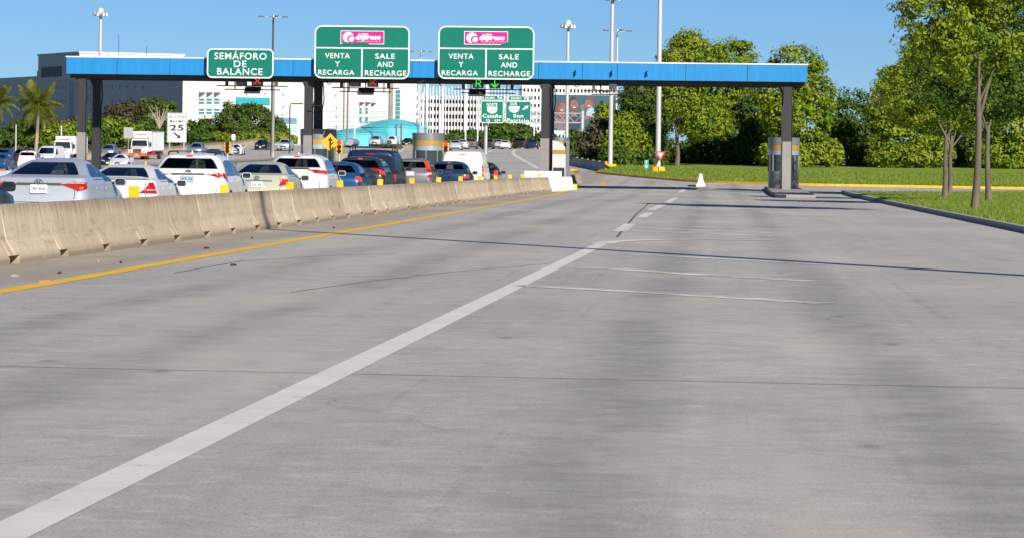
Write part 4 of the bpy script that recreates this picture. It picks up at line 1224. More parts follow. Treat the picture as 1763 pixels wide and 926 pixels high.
P, B = car('van', 'navy blue van with a loaded black roof rack, ahead of the dark crossover', 'van', QL - .55, 129.5, P_NAVY, 5.2, 1.95, 1.96, rear=dict(lit=False), lamps=[([(1.0, .75), (1.9, .75), (1.9, 1.05), (1.1, 1.05)], OFF)])
rk = MB()
for y in (.5, 1.5, 2.5): rk.bbox(-.95, .95, y - .04, y + .04, 2.03, 2.09)
for x in (-.95, .95): rk.bbox(x - .03, x + .03, .3, 2.9, 2.04, 2.11)
for x in (-.8, .8):
    for y in (.5, 1.5, 2.5): rk.bbox(x - .02, x + .02, y - .02, y + .02, 1.84, 2.04)
part('roof_rack', rk, M_BLACK, P)
lad = MB(); lad.tube([(.86, .2, 2.16), (.86, 3.0, 2.16)], .03, 6); lad.tube([(.55, .2, 2.16), (.55, 3.0, 2.16)], .03, 6)
for y in range(10): lad.tube([(.55, .35 + y * .28, 2.16), (.86, .35 + y * .28, 2.16)], .02, 5)
lad.bbox(.95, 1.12, .3, .5, 1.98, 2.2); lad.bbox(.6, .75, .25, .5, 2.1, 2.32)
lo_ = part('ladder', lad, M_DARKMETAL, None, None, P.location, -A)
tag(lo_, 'dark ladder strapped on the roof rack of the navy van', 'ladder')
tub = MB(); tub.tube([(0, .1, 0), (0, 2.4, 0)], .13, 14)
tb = part('pipe', tub, M_BOOTHSTEEL, None, 50, W(QL - .55 - .78, 129.7, 2.225), -A)
tag(tb, 'grey storage pipe on the left of the navy van roof rack', 'pipe')
P, B = car('suv', 'grey station wagon with tall vertical red tail lamps', 'car', QL - .25, 143.5, P_GREY, 4.6, 1.80, 1.68, rear=dict(plate=('', M_PLATE, 1.05), dark_recess=False, lit=False, brake3=False),
    lamps=[([(1.12, 1.250), (1.75, 1.250), (1.7, 1.650), (1.3, 1.650)], LIT), ([(1.0, 0.890), (1.85, 0.890), (1.8, 1.240), (1.12, 1.240)], OFF), ([(1.02, 1.020), (1.8, 1.020), (1.78, 1.090), (1.05, 1.090)], M_CLEAR)], name='station_wagon')
P, B = car('suv', 'dark blue hatchback with roof spoiler, directly before the white van', 'car', QL + .35, 156.5, P_DBLUE, 4.4, 1.80, 1.60, rear=dict(plate=None), lamps=[([(.85, .86), (1.9, .82), (1.9, .99), (1.0, 1.0)], LIT), ([(.02, 1.085), (.25, 1.085), (.25, 1.11), (.02, 1.11)], OFF)], name='hatchback')
part('roof_spoiler', MB().add([(-.62, .18, 1.49), (.62, .18, 1.49), (.58, .75, 1.56), (-.58, .75, 1.56), (-.62, .18, 1.455), (.62, .18, 1.455), (.58, .75, 1.50), (-.58, .75, 1.50)], [(0, 1, 2, 3), (4, 7, 6, 5), (0, 4, 5, 1), (1, 5, 6, 2), (2, 6, 7, 3), (3, 7, 4, 0)]), P_DBLUE, P)
mb = MB(); mb.lathe([(.001, 0), (.075, 0), (.075, .01)], 16)
e = part('emblem', mb, M_CHROME, P, None, (0, B.pt(0, .90).y - .012, .90)); e.rotation_euler = (R(90), 0, 0)
P, B = car('van', 'white windowless delivery van at the head of the queue', 'van', QL + .2, 167.0, P_WHITE, 5.5, 2.06, 2.12, rear=dict(bumper=M_TRIM), lamps=[([(1.15, .88), (1.95, .88), (1.95, 1.42), (1.2, 1.42)], LIT), ([(1.15, .88), (1.9, .88), (1.9, .98), (1.15, .98)], OFF), ([(1.15, 1.0), (1.9, 1.0), (1.9, 1.1), (1.15, 1.1)], M_CLEAR)])
for c in list(P.children):
    if c.name.startswith('rear_window'):
        c.data.materials[0] = paint('white_panel', (0.68, 0.68, 0.69)); c.name = 'door_panel'
part('door_seam', B.patch([(-.008, .6), (.008, .6), (.008, 1.93), (-.008, 1.93)], 1, 8, .010), M_TRIM, P)
car('suv', 'black car just ahead of the white van, mostly hidden', 'car', QL + .35, 177.5, P_BLACK, 4.6, 1.85, 1.6, rear=dict(lit=False), lamps=[([(1.1, .95), (1.9, .95), (1.9, 1.15), (1.2, 1.15)], LIT)])

# --- oncoming and far traffic: place by where the wheels meet the road
GF = 'cars beyond the toll plaza'
def far(kind, label, x, y, pm, away=False, L=None, Wd=None, Ht=None, cat='car', yaw=0.0, name=None, uv=None, lamps=None, lit=False):
    u, v = uv or gp(x, y)
    r_ = dict(lit=lit)
    return car(kind, label, cat, u, v if away else v + 0.0, pm, L, Wd, Ht, away, r_, lamps or ([([(.9, .85), (1.8, .85), (1.8, 1.0), (1.0, 1.0)], OFF)] if away else None), 1, GF, yaw, name)
def xv(x, v):
    d = v * CA
    for _ in range(4):
        p = at(x, 270, d); u, v2 = uv_of(p); d += (v - v2)
    return u, v
far('van', 'white oncoming van before the box truck at the left', 99, 272, P_WHITE, uv=xv(97, 353), L=5.0, Wd=1.95, Ht=2.0, cat='van', yaw=-.08)
far('suv', 'cream boxy car driving away at far left, red tail lamps', 48, 280, P_CREAM, True, 4.2, 1.75, 1.85, uv=xv(46, 290), lamps=[([(1.1, .95), (1.8, .95), (1.75, 1.45), (1.3, 1.45)], OFF)], yaw=.05)
far('suv', 'maroon car seen behind the cream boxy car', 35, 274, P_MAROON, True, 4.7, 1.9, 1.9, uv=xv(38, 318))
far('suv', 'blue car at the left edge beside the palm trees', 8, 272, P_BLUE, True, 4.5, 1.8, 1.7, uv=xv(3, 345))
far('sedan', 'blue sedan below the palms, cut by the left edge', 3, 276, P_BLUE, True, uv=xv(-6, 300))
far('pickup', 'pale silver oncoming pickup left of the orange-nosed truck', 196, 268, P_LBLUE, uv=xv(195, 418), cat='pickup truck')
far('sedan', 'white oncoming sedan below the orange-nosed truck', 216, 275, P_WHITE, uv=xv(216, 330))
far('sedan', 'black oncoming sedan beside the white sedan below the truck', 201, 276, P_BLACK, uv=xv(199, 345))
far('pickup', 'pale blue oncoming pickup right of the speed limit sign', 345, 264, P_LBLUE, uv=xv(345, 440), cat='pickup truck', Ht=1.9)
far('suv', 'dark blue oncoming car beside the traffic light', 370, 270, P_BLUE, uv=xv(371, 392), Ht=1.6)
far('sedan', 'white oncoming hatchback right of the traffic light', 412, 267.5, P_WHITE, L=4.2, Wd=1.72, Ht=1.5)
far('sedan', 'black oncoming sedan before the concrete wall', 455, 258.5, P_BLACK, Wd=1.85, Ht=1.5)
far('pickup', 'silver oncoming pickup left of the middle toll booth', 495, 260, P_SILVER, cat='pickup truck')
far('sedan', 'silver oncoming sedan before the lower turquoise tank', 607, 254, P_SILVER)
far('pickup', 'silver oncoming pickup below the turquoise tanks', 650, 252.5, P_SILVER, cat='pickup truck', L=5.6)
far('suv', 'white oncoming SUV below the twin red pipes', 677, 250.5, P_WHITE, Ht=1.85, Wd=1.95)
far('sedan', 'dark oncoming sedan right of the white SUV at the tanks', 704, 250.5, P_BLACK)
far('sedan', 'silver sedan driving off behind the white van', 783, 259.5, P_SILVER, True)
far('sedan', 'red-tailed pale sedan driving off, second past the white van', 795, 257.5, P_PEARL, True)
far('suv', 'bronze car driving off above the white van roof', 810, 257, P_BRONZE, True, Ht=1.6)
far('suv', 'dark blue-grey car driving off, left of the silver one', 839, 257.5, P_DGREY, True, Ht=1.6)
far('sedan', 'silver sedan between the dark cars on the far road', 856, 257, P_SILVER, True)
far('sedan', 'white small sedan right of the far silver sedan', 869, 257.5, P_WHITE, True, L=4.2, Wd=1.65, Ht=1.35)
far('suv', 'black SUV driving off alone under the green exit signs', 895, 256.8, P_BLACK, True, Wd=1.95, Ht=1.75)
far('sedan', 'dark blue car beside the toll column on the far road', 916, 257, P_NAVY, True)

# --- trucks facing the camera
def truck(label, u, v, big, colour_bumper, box_h, box_w, L, stripe):
    P = thing('box_truck', label, 'truck', W(u, v, zg(v, u)), math.pi - A - .11, 'box trucks in the oncoming lanes')
    P.rotation_euler.x = -math.atan2(zg(v + 2, u) - zg(v - 2, u), 4)
    # local +y is forward (towards the camera); nose at y = 0, body behind at -y
    hw = box_w / 2
    b = part('cargo_box', MB().bbox(-hw, hw, -L, -2.1, 1.0, box_h), M_BOX, P)
    for x in (-hw, hw):
        for z in (1.04, box_h - .04): part('box_rail', MB().bbox(x - .03, x + .03, -L - .01, -2.09, z - .05, z + .05), M_STEEL, b)
        for y in (-L + .03, -2.12): part('box_rail', MB().bbox(x - .032, x + .032, y - .04, y + .04, 1.1, box_h - .1), M_STEEL, b)
    part('cooling_unit', MB().bbox(-hw * .8, hw * .8, -2.098, -1.75, box_h - .75, box_h - .12), M_BOX, P)
    letters(stripe, P, 0, 0, 0, .01, .01, M_RED) if False else None
    part('red_stripe', MB().bbox(-.6, .6, -1.748, -1.735, box_h - .38, box_h - .28), M_RED, P)
    cab = MB(); cw = hw * .88
    cab.prism([(-cw, .95), (cw, .95), (cw, 1.6), (cw * .9, 2.35), (cw * .75, 2.5), (-cw * .75, 2.5), (-cw * .9, 2.35), (-cw, 1.6)], -2.0, -1.05)
    part('cab', cab, P_WHITE, P, 30)
    part('windscreen', MB().add([(-cw * .88, -1.03, 1.62), (cw * .88, -1.03, 1.62), (cw * .8, -1.045, 2.28), (-cw * .8, -1.045, 2.28)], [(0, 1, 2, 3)]), M_GLASS, P)
    for x in (-1, 1):
        part('side_window', MB().add([(x * (cw + .004), -1.85, 1.62), (x * (cw + .004), -1.15, 1.62), (x * (cw * .915), -1.15, 2.25), (x * (cw * .915), -1.85, 2.25)], [(0, 1, 2, 3)]), M_GLASS, P)
    hood = MB(); nw = hw * .62
    hood.add([(-cw * .9, -1.05, .9), (cw * .9, -1.05, .9), (nw, .0, .75), (-nw, .0, .75), (-cw * .82, -1.05, 1.6), (cw * .82, -1.05, 1.6), (nw * .85, .0, 1.32), (-nw * .85, .0, 1.32)], [(3, 2, 6, 7), (4, 7, 6, 5), (0, 4, 5, 1), (1, 5, 6, 2), (0, 3, 7, 4), (0, 1, 2, 3)])
    part('bonnet', hood, P_WHITE, P)
    part('grille', MB().bbox(-nw * .68, nw * .68, .002, .03, .82, 1.28), M_GREYTRIM, P)
    for i_ in range(4): part('grille_bar', MB().bbox(-nw * .66, nw * .66, .031, .04, .86 + i_ * .11, .89 + i_ * .11), M_CHROME, P)
    for x in (-1, 1):
        part('mudguard', MB().prism([(x * .55, .55), (x * hw * .95, .55), (x * hw * .93, 1.15), (x * .62, 1.25)], -1.2, -.05), P_WHITE, P)
        part('headlamp', MB().bbox(x * hw * .72 - .14, x * hw * .72 + .14, -.048, -.02, .92, 1.08), M_HEAD, P)
        part('mirror', MB().bbox(x * (hw + .12) - .09, x * (hw + .12) + .09, -1.1, -1.0, 1.55, 2.05), M_TRIM, P)
    part('bumper', MB().prism([(-hw, .42), (hw, .42), (hw * .98, .80), (-hw * .98, .80)], .04, .22), colour_bumper, P)
    part('licence_plate', MB().bbox(-.16, .16, .222, .23, .5, .64), M_PLATE, P)
    for y in (-.65, -L + 1.4):
        for x in (-1, 1):
            mb = MB(); mb.tube([(x * (hw - .35), y, .48), (x * (hw - .02), y, .48)], .48, 18)
            wh = part('wheel', mb, M_TYRE, P, 40)
            part('rim', MB().tube([(x * (hw - .03), y, .48), (x * (hw - .012), y, .48)], .26, 12), M_RIM, wh, 40)
    part('chassis', MB().bbox(-.5, .5, -L + .2, -1.0, .55, .98), M_BLACK, P)
    if big: part('fuel_tank', MB().bbox(-hw + .05, -hw + .5, -4.0, -2.6, .5, .95).bbox(hw - .5, hw - .05, -4.0, -2.6, .5, .95), M_RED, P)
    return P
u_, v_ = xv(236, 410)
truck('white refrigerated box truck with orange bumper in the oncoming lanes', u_, v_, True, M_ORANGE, 3.35, 2.45, 7.5, '')
truck('white box truck behind the oncoming white van at left', *xv(103, 372), False, P_WHITE, 2.9, 2.3, 6.5, '')

# ================================================================== ROADSIDE SIGNS AND SIGNALS
def zz_at(x, y, v_near):
    d = v_near
    return at(x, y, d)
# speed limit sign
p = at(304.5, 220.5, 201)
P = thing('speed_sign', 'white VELOCIDAD MAXIMA 25 speed limit sign with arrow', 'sign', (p.x, p.y, zg(200) + .15), -A)
s = F / 201
zc = p.z - P.location.z
w, h = 34 / s, 51 / s
part('panel', MB().prism(rounded(w, h, .05), 0, .03), M_SIGNWHITE, P)
P.children[0].location.z = zc
bo = MB(); o_, i_ = rounded(w - .03, h - .03, .05), rounded(w - .08, h - .08, .04); n = len(o_)
bo.add([(x, -.004, z) for x, z in o_] + [(x, -.004, z) for x, z in i_], [(k, (k + 1) % n, (k + 1) % n + n, k + n) for k in range(n)])
part('border', bo, M_SIGNBLACK, P, None, (0, 0, zc))
for t, cy, ww, hh, bd in (('VELOCIDAD', 201.5, 30, 5.2, .018), ('MAXIMA', 209.5, 24, 5.2, .018), ('25', 220.5, 24, 10.5, .03)):
    letters(t, P, 0, -.006, zc + (220.5 - cy) / s, ww / s, hh / s, M_SIGNBLACK, bd)
mb = MB()
q = lambda x, y: (x / s, -.006, zc - y / s)
mb.add([q(-6.5, 9.3), q(-5, 7.3), q(3.2, 13.2), q(4.6, 11.2), q(7, 18.2), q(-.2, 18), q(1.4, 15.6)], [(0, 1, 2, 6), (2, 3, 4, 5, 6)])
part('arrow', mb, M_SIGNBLACK, P)
for x in (-.42, .42):
    part('post', MB().bbox(x - .035, x + .035, .032, .1, -.15, zc + h * .4), M_STEEL, P)
# yellow diamond with arrow
p = at(568.5, 246, 197)
P = thing('warning_sign', 'yellow diamond sign with black arrow beside the middle toll booth', 'sign', (p.x, p.y, zg(197)), -A)
zc = p.z - zg(197); r_ = .52
part('panel', MB().prism([(0, -r_), (r_, 0), (0, r_), (-r_, 0)], 0, .03), M_SIGNYELLOW, P, None, (0, 0, zc))
ar = MB(); ar.add([(-.05, -.006, -.34), (.05, -.006, -.34), (.05, -.006, .1), (.16, -.006, .06), (0, -.006, .34), (-.16, -.006, .06), (-.05, -.006, .1)], [(0, 1, 2, 6), (2, 3, 4, 5, 6)])
ar.add([(.05, -.006, -.16), (.2, -.006, -.02), (.2, -.006, .06), (.05, -.006, -.06)], [(0, 1, 2, 3)])
part('arrow', ar, M_SIGNBLACK, P, None, (0, 0, zc))
part('post', MB().bbox(-.06, .06, .032, .14, 0, zc + .1), M_WOOD, P)
def traffic_light(label, x, y0, y1, d, lit):
    p = at(x, (y0 + y1) / 2, d); u, v = uv_of(p)
    P = thing('traffic_light', label, 'traffic light', (p.x, p.y, zg(v)), -A, 'lane traffic lights')
    zc = p.z - zg(v); h = (y1 - y0) * d / F
    part('housing', MB().bbox(-.17, .17, 0, .2, zc - h / 2, zc + h / 2), M_SIGYELLOW, P)
    n = 3
    for i in range(n):
        z = zc + h * (.33 - .33 * i)
        m_ = M_LAMPRED if (i == 0 and lit) else M_LENSDARK
        mb = MB(); mb.tube([(0, -.02, z), (0, .0, z)], .115, 16); l_ = part('lens', mb, m_, P)
        mb = MB(); mb.lathe([(.13, -.02), (.13, .12)], 14, a0=0, a1=math.pi)
        vz = part('visor', mb, M_SIGYELLOW if not (i == 0 and lit) else M_SIGYELLOW, P, None, (0, -.002, z)); vz.rotation_euler = (R(90), 0, 0)
    part('post', MB().tube([(0, .1, 0), (0, .1, zc - h / 2)], .06, 8), M_STEEL, P)
    part('top_cap', MB().tube([(0, .1, zc + h / 2), (0, .1, zc + h / 2 + .12)], .05, 8), M_RED if lit else M_BLACK, P)
traffic_light('yellow traffic light with unlit lenses left of the far white hatchback', 391.5, 246, 264, 196, False)
traffic_light('yellow traffic light showing red beside the diamond sign', 584, 243, 265, 196, True)
traffic_light('yellow traffic light showing red right of the wide toll booth', 767.5, 246.5, 263, 198, True)
# bent tube frame left of the middle columns
P = thing('camera_pole', 'thin black bent pole attached left of the middle gantry column', 'pole', W(-23.45, 199.6, zg(200)), -A)
part('pole_tube', MB().tube([(-.95, 0, 0), (-.95, 0, 4.65), (-.9, 0, 4.78), (-.2, 0, 4.8)], .035, 6), M_BLACK, P)
part('side_arm', MB().tube([(.25, .3, 4.7), (.9, .3, 4.68)], .03, 6), M_BLACK, P)
# small signs
def small_sign(label, x, y0, y1, d, w, m, txt=None, post_m=None, cat='sign', base=None):
    p = at(x, (y0 + y1) / 2, d); u, v = uv_of(p); h = (y1 - y0) * d / F
    gz = zg(v, u) + (base if base is not None else 0)
    P = thing('marker_sign', label, cat, (p.x, p.y, gz), -A)
    zc = p.z - gz
    part('panel', MB().bbox(-w / 2, w / 2, 0, .03, zc - h / 2, zc + h / 2), m, P)
    for i, t in enumerate(txt or []):
        letters(t, P, 0, -.005, zc + h * (.22 - .46 * i), w * .5, h * .32, M_SIGNWHITE, .02)
    part('post', MB().bbox(-.03, .03, .032, .09, -.1, zc + h * .3), post_m or M_STEEL, P)
    return P
small_sign('small teal marker sign 7 8 on the lawn left of the yield sign', 1113, 276, 291, 281, .36, M_TEALSIGN, ['7', '8'], base=.13)
small_sign('small teal marker sign beside the sign gantry post', 1008, 258, 271, 372, .42, M_TEALSIGN, ['1', '7'])
small_sign('blank grey sign back standing left of the orange-nosed truck', 221, 220, 239, 372, 1.0, M_STEEL)
small_sign('small white sign among the bushes beyond the white hatchback', 402, 232, 242, 430, .45, M_SIGNWHITE)
# yield sign on its own pole
def at_ground(x, y):
    u, v = gp(x, y); return u, v
uY, vY = at_ground(1132, 300)
P = thing('yield_sign', 'red and white triangular yield sign fixed before the grey lamp pole', 'sign', W(uY + .22, vY - .9, zg(vY) + .13), -A)
s = F / (vY * CA)
zc = H + (288.6 - 268) / s - (zg(vY) + .13)
tri = lambda r: [(0, -r), (r * .92, r * .62), (-r * .92, r * .62)]
part('panel', MB().prism(tri(.5), 0, .03), M_RED, P, None, (0, 0, zc))
part('white_field', MB().add(*flat(tri(.27), -.005)), M_SIGNWHITE, P, None, (0, 0, zc + .03))
part('post', MB().bbox(-.03, .03, .032, .09, 0, zc), M_STEEL, P)

# ================================================================== LIGHT POLES
def mast(label, x, y_base, y_top, d, r0, r1, heads='ring', m=None, yellow=False, hbase=None, name='light_pole'):
    p = at(x, y_base if y_base else 270, d); u, v = uv_of(p)
    z0 = (zg(v, u) if v < 640 else zg(640)) + (hbase or 0) - .05
    ht = at(x, y_top, d).z - z0
    P = thing(name, label, 'pole', (p.x, p.y, z0), 0, 'light poles')
    part('shaft', MB().tube([(0, 0, 0), (0, 0, ht * .5), (0, 0, ht)], [r0, (r0 + r1) / 2, r1], 14), m or M_POLE, P, 50)
    if yellow: part('painted_base', MB().tube([(0, 0, 0), (0, 0, .45), (0, 0, .5)], [r0 * 2.8, r0 * 2.6, r0 * 2.2], 14), M_KERB_YELLOW, P, 40)
    if heads == 'ring':
        part('ring', MB().tube([(.35 * math.cos(q), .35 * math.sin(q), ht - .1) for q in [k * math.pi / 8 for k in range(17)]], .05, 6, False), M_STEEL, P)
        for k in range(6):
            q = k * math.pi / 3
            mb = MB(); mb.lathe([(.05, .3), (.12, .25), (.22, .0), (.24, -.12), (.001, -.14)], 12)
            part('lamp_head', mb, M_STEEL, P, 40, (.55 * math.cos(q), .55 * math.sin(q), ht - .1))
        part('cap', MB().lathe([(.001, .55), (.2, .5), (.3, .2), (.3, 0), (.001, 0)], 14), M_BOX, P, 40, (0, 0, ht))
    elif heads == 'arms':
        for k in range(4):
            q = k * math.pi / 2 + .3
            ex_, ey_ = 1.35 * math.cos(q), 1.35 * math.sin(q)
            part('arm', MB().tube([(0, 0, ht - .1), (ex_, ey_, ht + .05)], .05, 6), M_STEEL, P)
            hd = part('lamp_head', MB().bbox(-.38, .38, -.17, .17, -.06, .08), M_DARKMETAL, P, None, (ex_ * 1.2, ey_ * 1.2, ht + .05)); hd.rotation_euler = (0, 0, q)
        part('cap', MB().lathe([(.001, .3), (.1, .25), (.15, 0), (.001, 0)], 12), M_STEEL, P, 40, (0, 0, ht))
    return P
mast('tall grey mast with ring of lamps behind the left columns', 170, 272, 24, 330, .20, .13)
mast('dark lamp pole with four arms above the SEMAFORO sign', 467.5, 255, 30, 455, .17, .12, 'arms', M_DARKMETAL)
mast('thin lamp pole between the two VENTA signs', 723, 255, 90, 600, .16, .12, 'arms', M_POLE)
mast('grey mast with ring of lamps right of the second VENTA sign', 975, 284, 45, 330, .19, .13)
mast('tall grey mast with yellow base at the lawn edge', 1050.5, 292, -3, 305, .21, .15, 'ring', None, True)
mast('distant lamp pole with arms beside the tall yellow-based mast', 1060, 275, 54, 460, .18, .12, 'arms')
mast('thick grey pole with yellow foot standing behind the yield sign', 1132.5, 300, -60, vY * CA - uY * SA, .22, .16, 'ring', None, True, .13)
mast('weathered utility pole left of the turquoise tanks', 597.5, 256, 112, 560, .17, .13, None, M_WOOD, name='utility_pole')
mast('second weathered utility pole left of the turquoise tanks', 591, 256, 118, 620, .15, .12, None, M_WOOD, name='utility_pole')
mast('pale thin pole rising behind the lower turquoise tank', 610, 254, 118, 565, .13, .1, None, M_BOX, name='utility_pole')
mast('concrete utility pole in the bushes left of the middle columns', 469.5, 255, 142, 450, .22, .17, None, M_CONC2, name='utility_pole')
mast('short lamp post among the bushes by the palms', 27, 262, 215, 380, .10, .07, None, M_POLE, name='lamp_post')
mast('short grey post above the white box truck', 105, 262, 217, 385, .12, .10, None, M_POLE, name='lamp_post')
for i, (x, yb, yt, d, lab) in enumerate(((727, 255, 160, 640, 'left of the wide booth arch'), (744, 256, 150, 650, 'over the white van'), (757, 256, 180, 640, 'above the red traffic light'), (801, 256, 172, 640, 'above the bronze car'), (822, 256, 168, 640, 'left of the exit signs'), (919, 258, 208, 600, 'right of the exit signs'))):
    mast('pale pole before the parking garage ' + lab, x, yb, yt, d, .14, .11, None, M_BOX, name='utility_pole')
# the near mast on the right verge whose shadow crosses the road and barrier
P = thing('light_pole', 'tall grey mast on the near right verge casting the long shadow', 'pole', (5.8 + .402 * 22.5, 57.9 - .915 * 22.5, 0.12), 0, 'light poles')
part('shaft', MB().tube([(0, 0, 0), (0, 0, 12), (0, 0, 25)], [.24, .19, .14], 16), M_POLE, P, 50)
part('painted_base', MB().tube([(0, 0, 0), (0, 0, .5)], [.55, .5], 14), M_KERB_YELLOW, P)
part('cap', MB().lathe([(.001, .55), (.2, .5), (.3, .2), (.3, 0), (.001, 0)], 14), M_BOX, P, 40, (0, 0, 25))

# ================================================================== OVERHEAD EXIT SIGNS BEYOND THE PLAZA
DS = 440.0
sS = F / DS
P = thing('sign_structure', 'grey steel truss sign structure over the road beyond the toll plaza', 'gantry', (0, DS, 0), 0)
zt, zb = at(1000, 196, DS).z, at(1000, 212, DS).z
xl, xr = at(837, 205, DS).x, at(1003, 205, DS).x
for z in (zt, zb):
    for y in (0, 1.0):
        part('chord', MB().tube([(xl, y, z), (xr, y, z)], .075, 6), M_STEEL, P)
nseg = 12
for i in range(nseg):
    a = xl + (xr - xl) * i / nseg; b = xl + (xr - xl) * (i + 1) / nseg
    part('brace', MB().tube([(a, 0, zb if i % 2 else zt), (b, 0, zt if i % 2 else zb)], .045, 5), M_STEEL, P)
    part('brace', MB().tube([(a, 1, zt if i % 2 else zb), (b, 1, zb if i % 2 else zt)], .045, 5), M_STEEL, P)
for x, wd, nm in ((xr, .26, 'post'), (xl, .24, 'post')):
    uu, vv = uv_of(Vector((x, DS, 0)))
    part(nm, MB().tube([(x, .5, zg(vv) - .1), (x, .5, zt + .35)], wd, 14), M_STEEL, P, 50)
def exit_sign(label, x0, x1, y0, y1, tab, lines, arrow):
    c = at((x0 + x1) / 2, (y0 + y1) / 2, DS - .3)
    s = F / (DS - .3)
    w, h = (x1 - x0) / s, (y1 - y0) / s
    Q = thing('exit_sign', label, 'sign', c, 0, 'green exit signs')
    part('panel', MB().prism(rounded(w, h, .2), 0, .06), M_GREEN, Q)
    bo = MB(); o_, i_ = rounded(w - .02, h - .02, .2), rounded(w - .16, h - .16, .13); n = len(o_)
    bo.add([(x, -.006, z) for x, z in o_] + [(x, -.006, z) for x, z in i_], [(k, (k + 1) % n, (k + 1) % n + n, k + n) for k in range(n)])
    part('border', bo, M_SIGNWHITE, Q)
    tx0, tx1, ty0, ty1 = tab[1]
    tw, th = (tx1 - tx0) / s, (ty1 - ty0) / s
    ox, oz = ((tx0 + tx1) / 2 - (x0 + x1) / 2) / s, ((y0 + y1) / 2 - (ty0 + ty1) / 2) / s
    tp = part('exit_tab', MB().prism(rounded(tw, th, .1), 0, .06), M_GREEN, Q, None, (ox, 0, oz))
    bo = MB(); o_, i_ = rounded(tw - .02, th - .02, .1), rounded(tw - .12, th - .12, .06)
    bo.add([(x, -.006, z) for x, z in o_] + [(x, -.006, z) for x, z in i_], [(k, (k + 1) % n, (k + 1) % n + n, k + n) for k in range(n)])
    part('tab_border', bo, M_SIGNWHITE, tp)
    letters(tab[0][0], tp, -tw * .17, -.008, 0, tw * .45, th * .42, M_SIGNWHITE, .02)
    letters(tab[0][1], tp, tw * .29, -.008, 0, tw * .24, th * .58, M_SIGNWHITE, .02)
    ex = lambda q: (q - (x0 + x1) / 2) / s
    ez = lambda q: ((y0 + y1) / 2 - q) / s
    for t, a, b, cc, d in lines:
        letters(t, Q, ex((a + b) / 2), -.008, ez((cc + d) / 2), (b - a) / s, (d - cc) / s, M_SIGNWHITE, .012)
    sx0, sx1, sy0, sy1 = arrow['shield']
    cx_, rr = (sx0 + sx1) / 2, (sx1 - sx0) / 2
    poly = [(ex(sx0), ez(sy0)), (ex(sx0), ez(sy0 + 4))] + [(ex(cx_ - rr * math.cos(R(a))), ez(sy0 + 4 + (sy1 - sy0 - 4) * math.sin(R(a)))) for a in range(10, 180, 15)] + [(ex(sx1), ez(sy0 + 4)), (ex(sx1), ez(sy0))]
    part('route_shield', MB().add(*flat(poly, -.008)), M_SIGNWHITE, Q)
    letters('165', Q, ex(cx_), -.011, ez((sy0 + sy1) / 2), (sx1 - sx0) * .55 / s, (sy1 - sy0) * .45 / s, M_SIGNBLACK, .01)
    if arrow.get('arrow'):
        part('arrow', MB().add([(ex(a), -.008, ez(b)) for a, b in ((899, 188.5), (900.5, 190), (905.5, 186.6), (906.8, 188.2), (910, 182), (903, 183.2), (904.2, 184.8))], [(0, 1, 2, 6), (2, 3, 4, 5, 6)]), M_SIGNWHITE, Q)
exit_sign('green exit sign SALIDA 7A NORTE 165 Cataño', 827.5, 867, 174, 212.5, (('SALIDA', '7A'), (831, 868, 165, 173.5)), [('NORTE', 838, 856, 178, 183.5), ('Cataño', 831, 863.5, 197, 203.5), ('½', 837, 844, 205.5, 210.5), ('KM', 852, 861, 206, 210)], dict(shield=(838.5, 856, 184.5, 196)))
exit_sign('green exit sign SALIDA 7B SUR 165 San Patricio with arrow', 870, 914.5, 174.5, 212.5, (('SALIDA', '7B'), (875, 914.5, 165.5, 174)), [('SUR', 878.5, 890, 177, 182), ('San', 884, 901, 197, 203), ('Patricio', 873, 911, 205, 211)], dict(shield=(876, 894, 183.5, 194.5), arrow=True))

# ================================================================== BUILDINGS
M_BWALL = mat('white_building_wall', (0.60, 0.585, 0.555), 0.85, var=0.07, scale=.5, stretch=(.3, .3, 1.5))
M_BJOINT = mat('building_joint_line', (0.46, 0.44, 0.42), 0.9)
M_BGLASS = mat('teal_building_glass', (0.05, 0.22, 0.24), 0.15, spec=0.7)
M_TEALPANEL = mat('teal_glazed_panel', (0.01, 0.36, 0.43), 0.3, var=.15, scale=3)
M_PALEPANEL = mat('pale_teal_panel', (0.42, 0.60, 0.62), 0.4, var=.1, scale=2)
M_BLUEPANEL = mat('grey_blue_glazing', (0.16, 0.30, 0.38), 0.3, var=.1)
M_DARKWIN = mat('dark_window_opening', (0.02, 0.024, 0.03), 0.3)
DB = 650.0
c0 = at(313.5, 240, DB)
ROT = math.atan2(.40, .917)
GZ = zg(640)
LB_ = thing('office_building', 'large white office block with shaded left side and teal windows behind the gantry', 'building', (c0.x, c0.y, GZ), ROT)
# local: +x along the lit front, -y is the lit side, +y the depth of the shaded left side
HB = at(313.5, 118, DB).z - GZ
part('front_wall', MB().bbox(0, 48, 0, 120, 0, HB), M_BWALL, LB_)
def on_front(x, y, yl=0.0):
    """photograph point -> local x, z on the lit front (plane local y = yl)"""
    a, b = unroll(x, y)
    # ray X = a/F*d ; local plane
    cs, sn = math.cos(ROT), math.sin(ROT)
    # point = c0 + (lx*cs - yl*sn, lx*sn + yl*cs); need X/Y = a/F
    k_ = a / F
    lx_ = (k_ * (c0.y + yl * cs) - (c0.x - yl * sn)) / (cs - k_ * sn)
    d = c0.y + lx_ * sn + yl * cs
    return lx_, H - b * d / F - GZ
def on_left(x, y, xl=0.0):
    a, b = unroll(x, y)
    cs, sn = math.cos(ROT), math.sin(ROT)
    k_ = a / F
    ly = ((c0.x + xl * cs) - k_ * (c0.y + xl * sn)) / (k_ * cs + sn)
    d = c0.y + xl * sn + ly * cs
    return ly, H - b * d / F - GZ
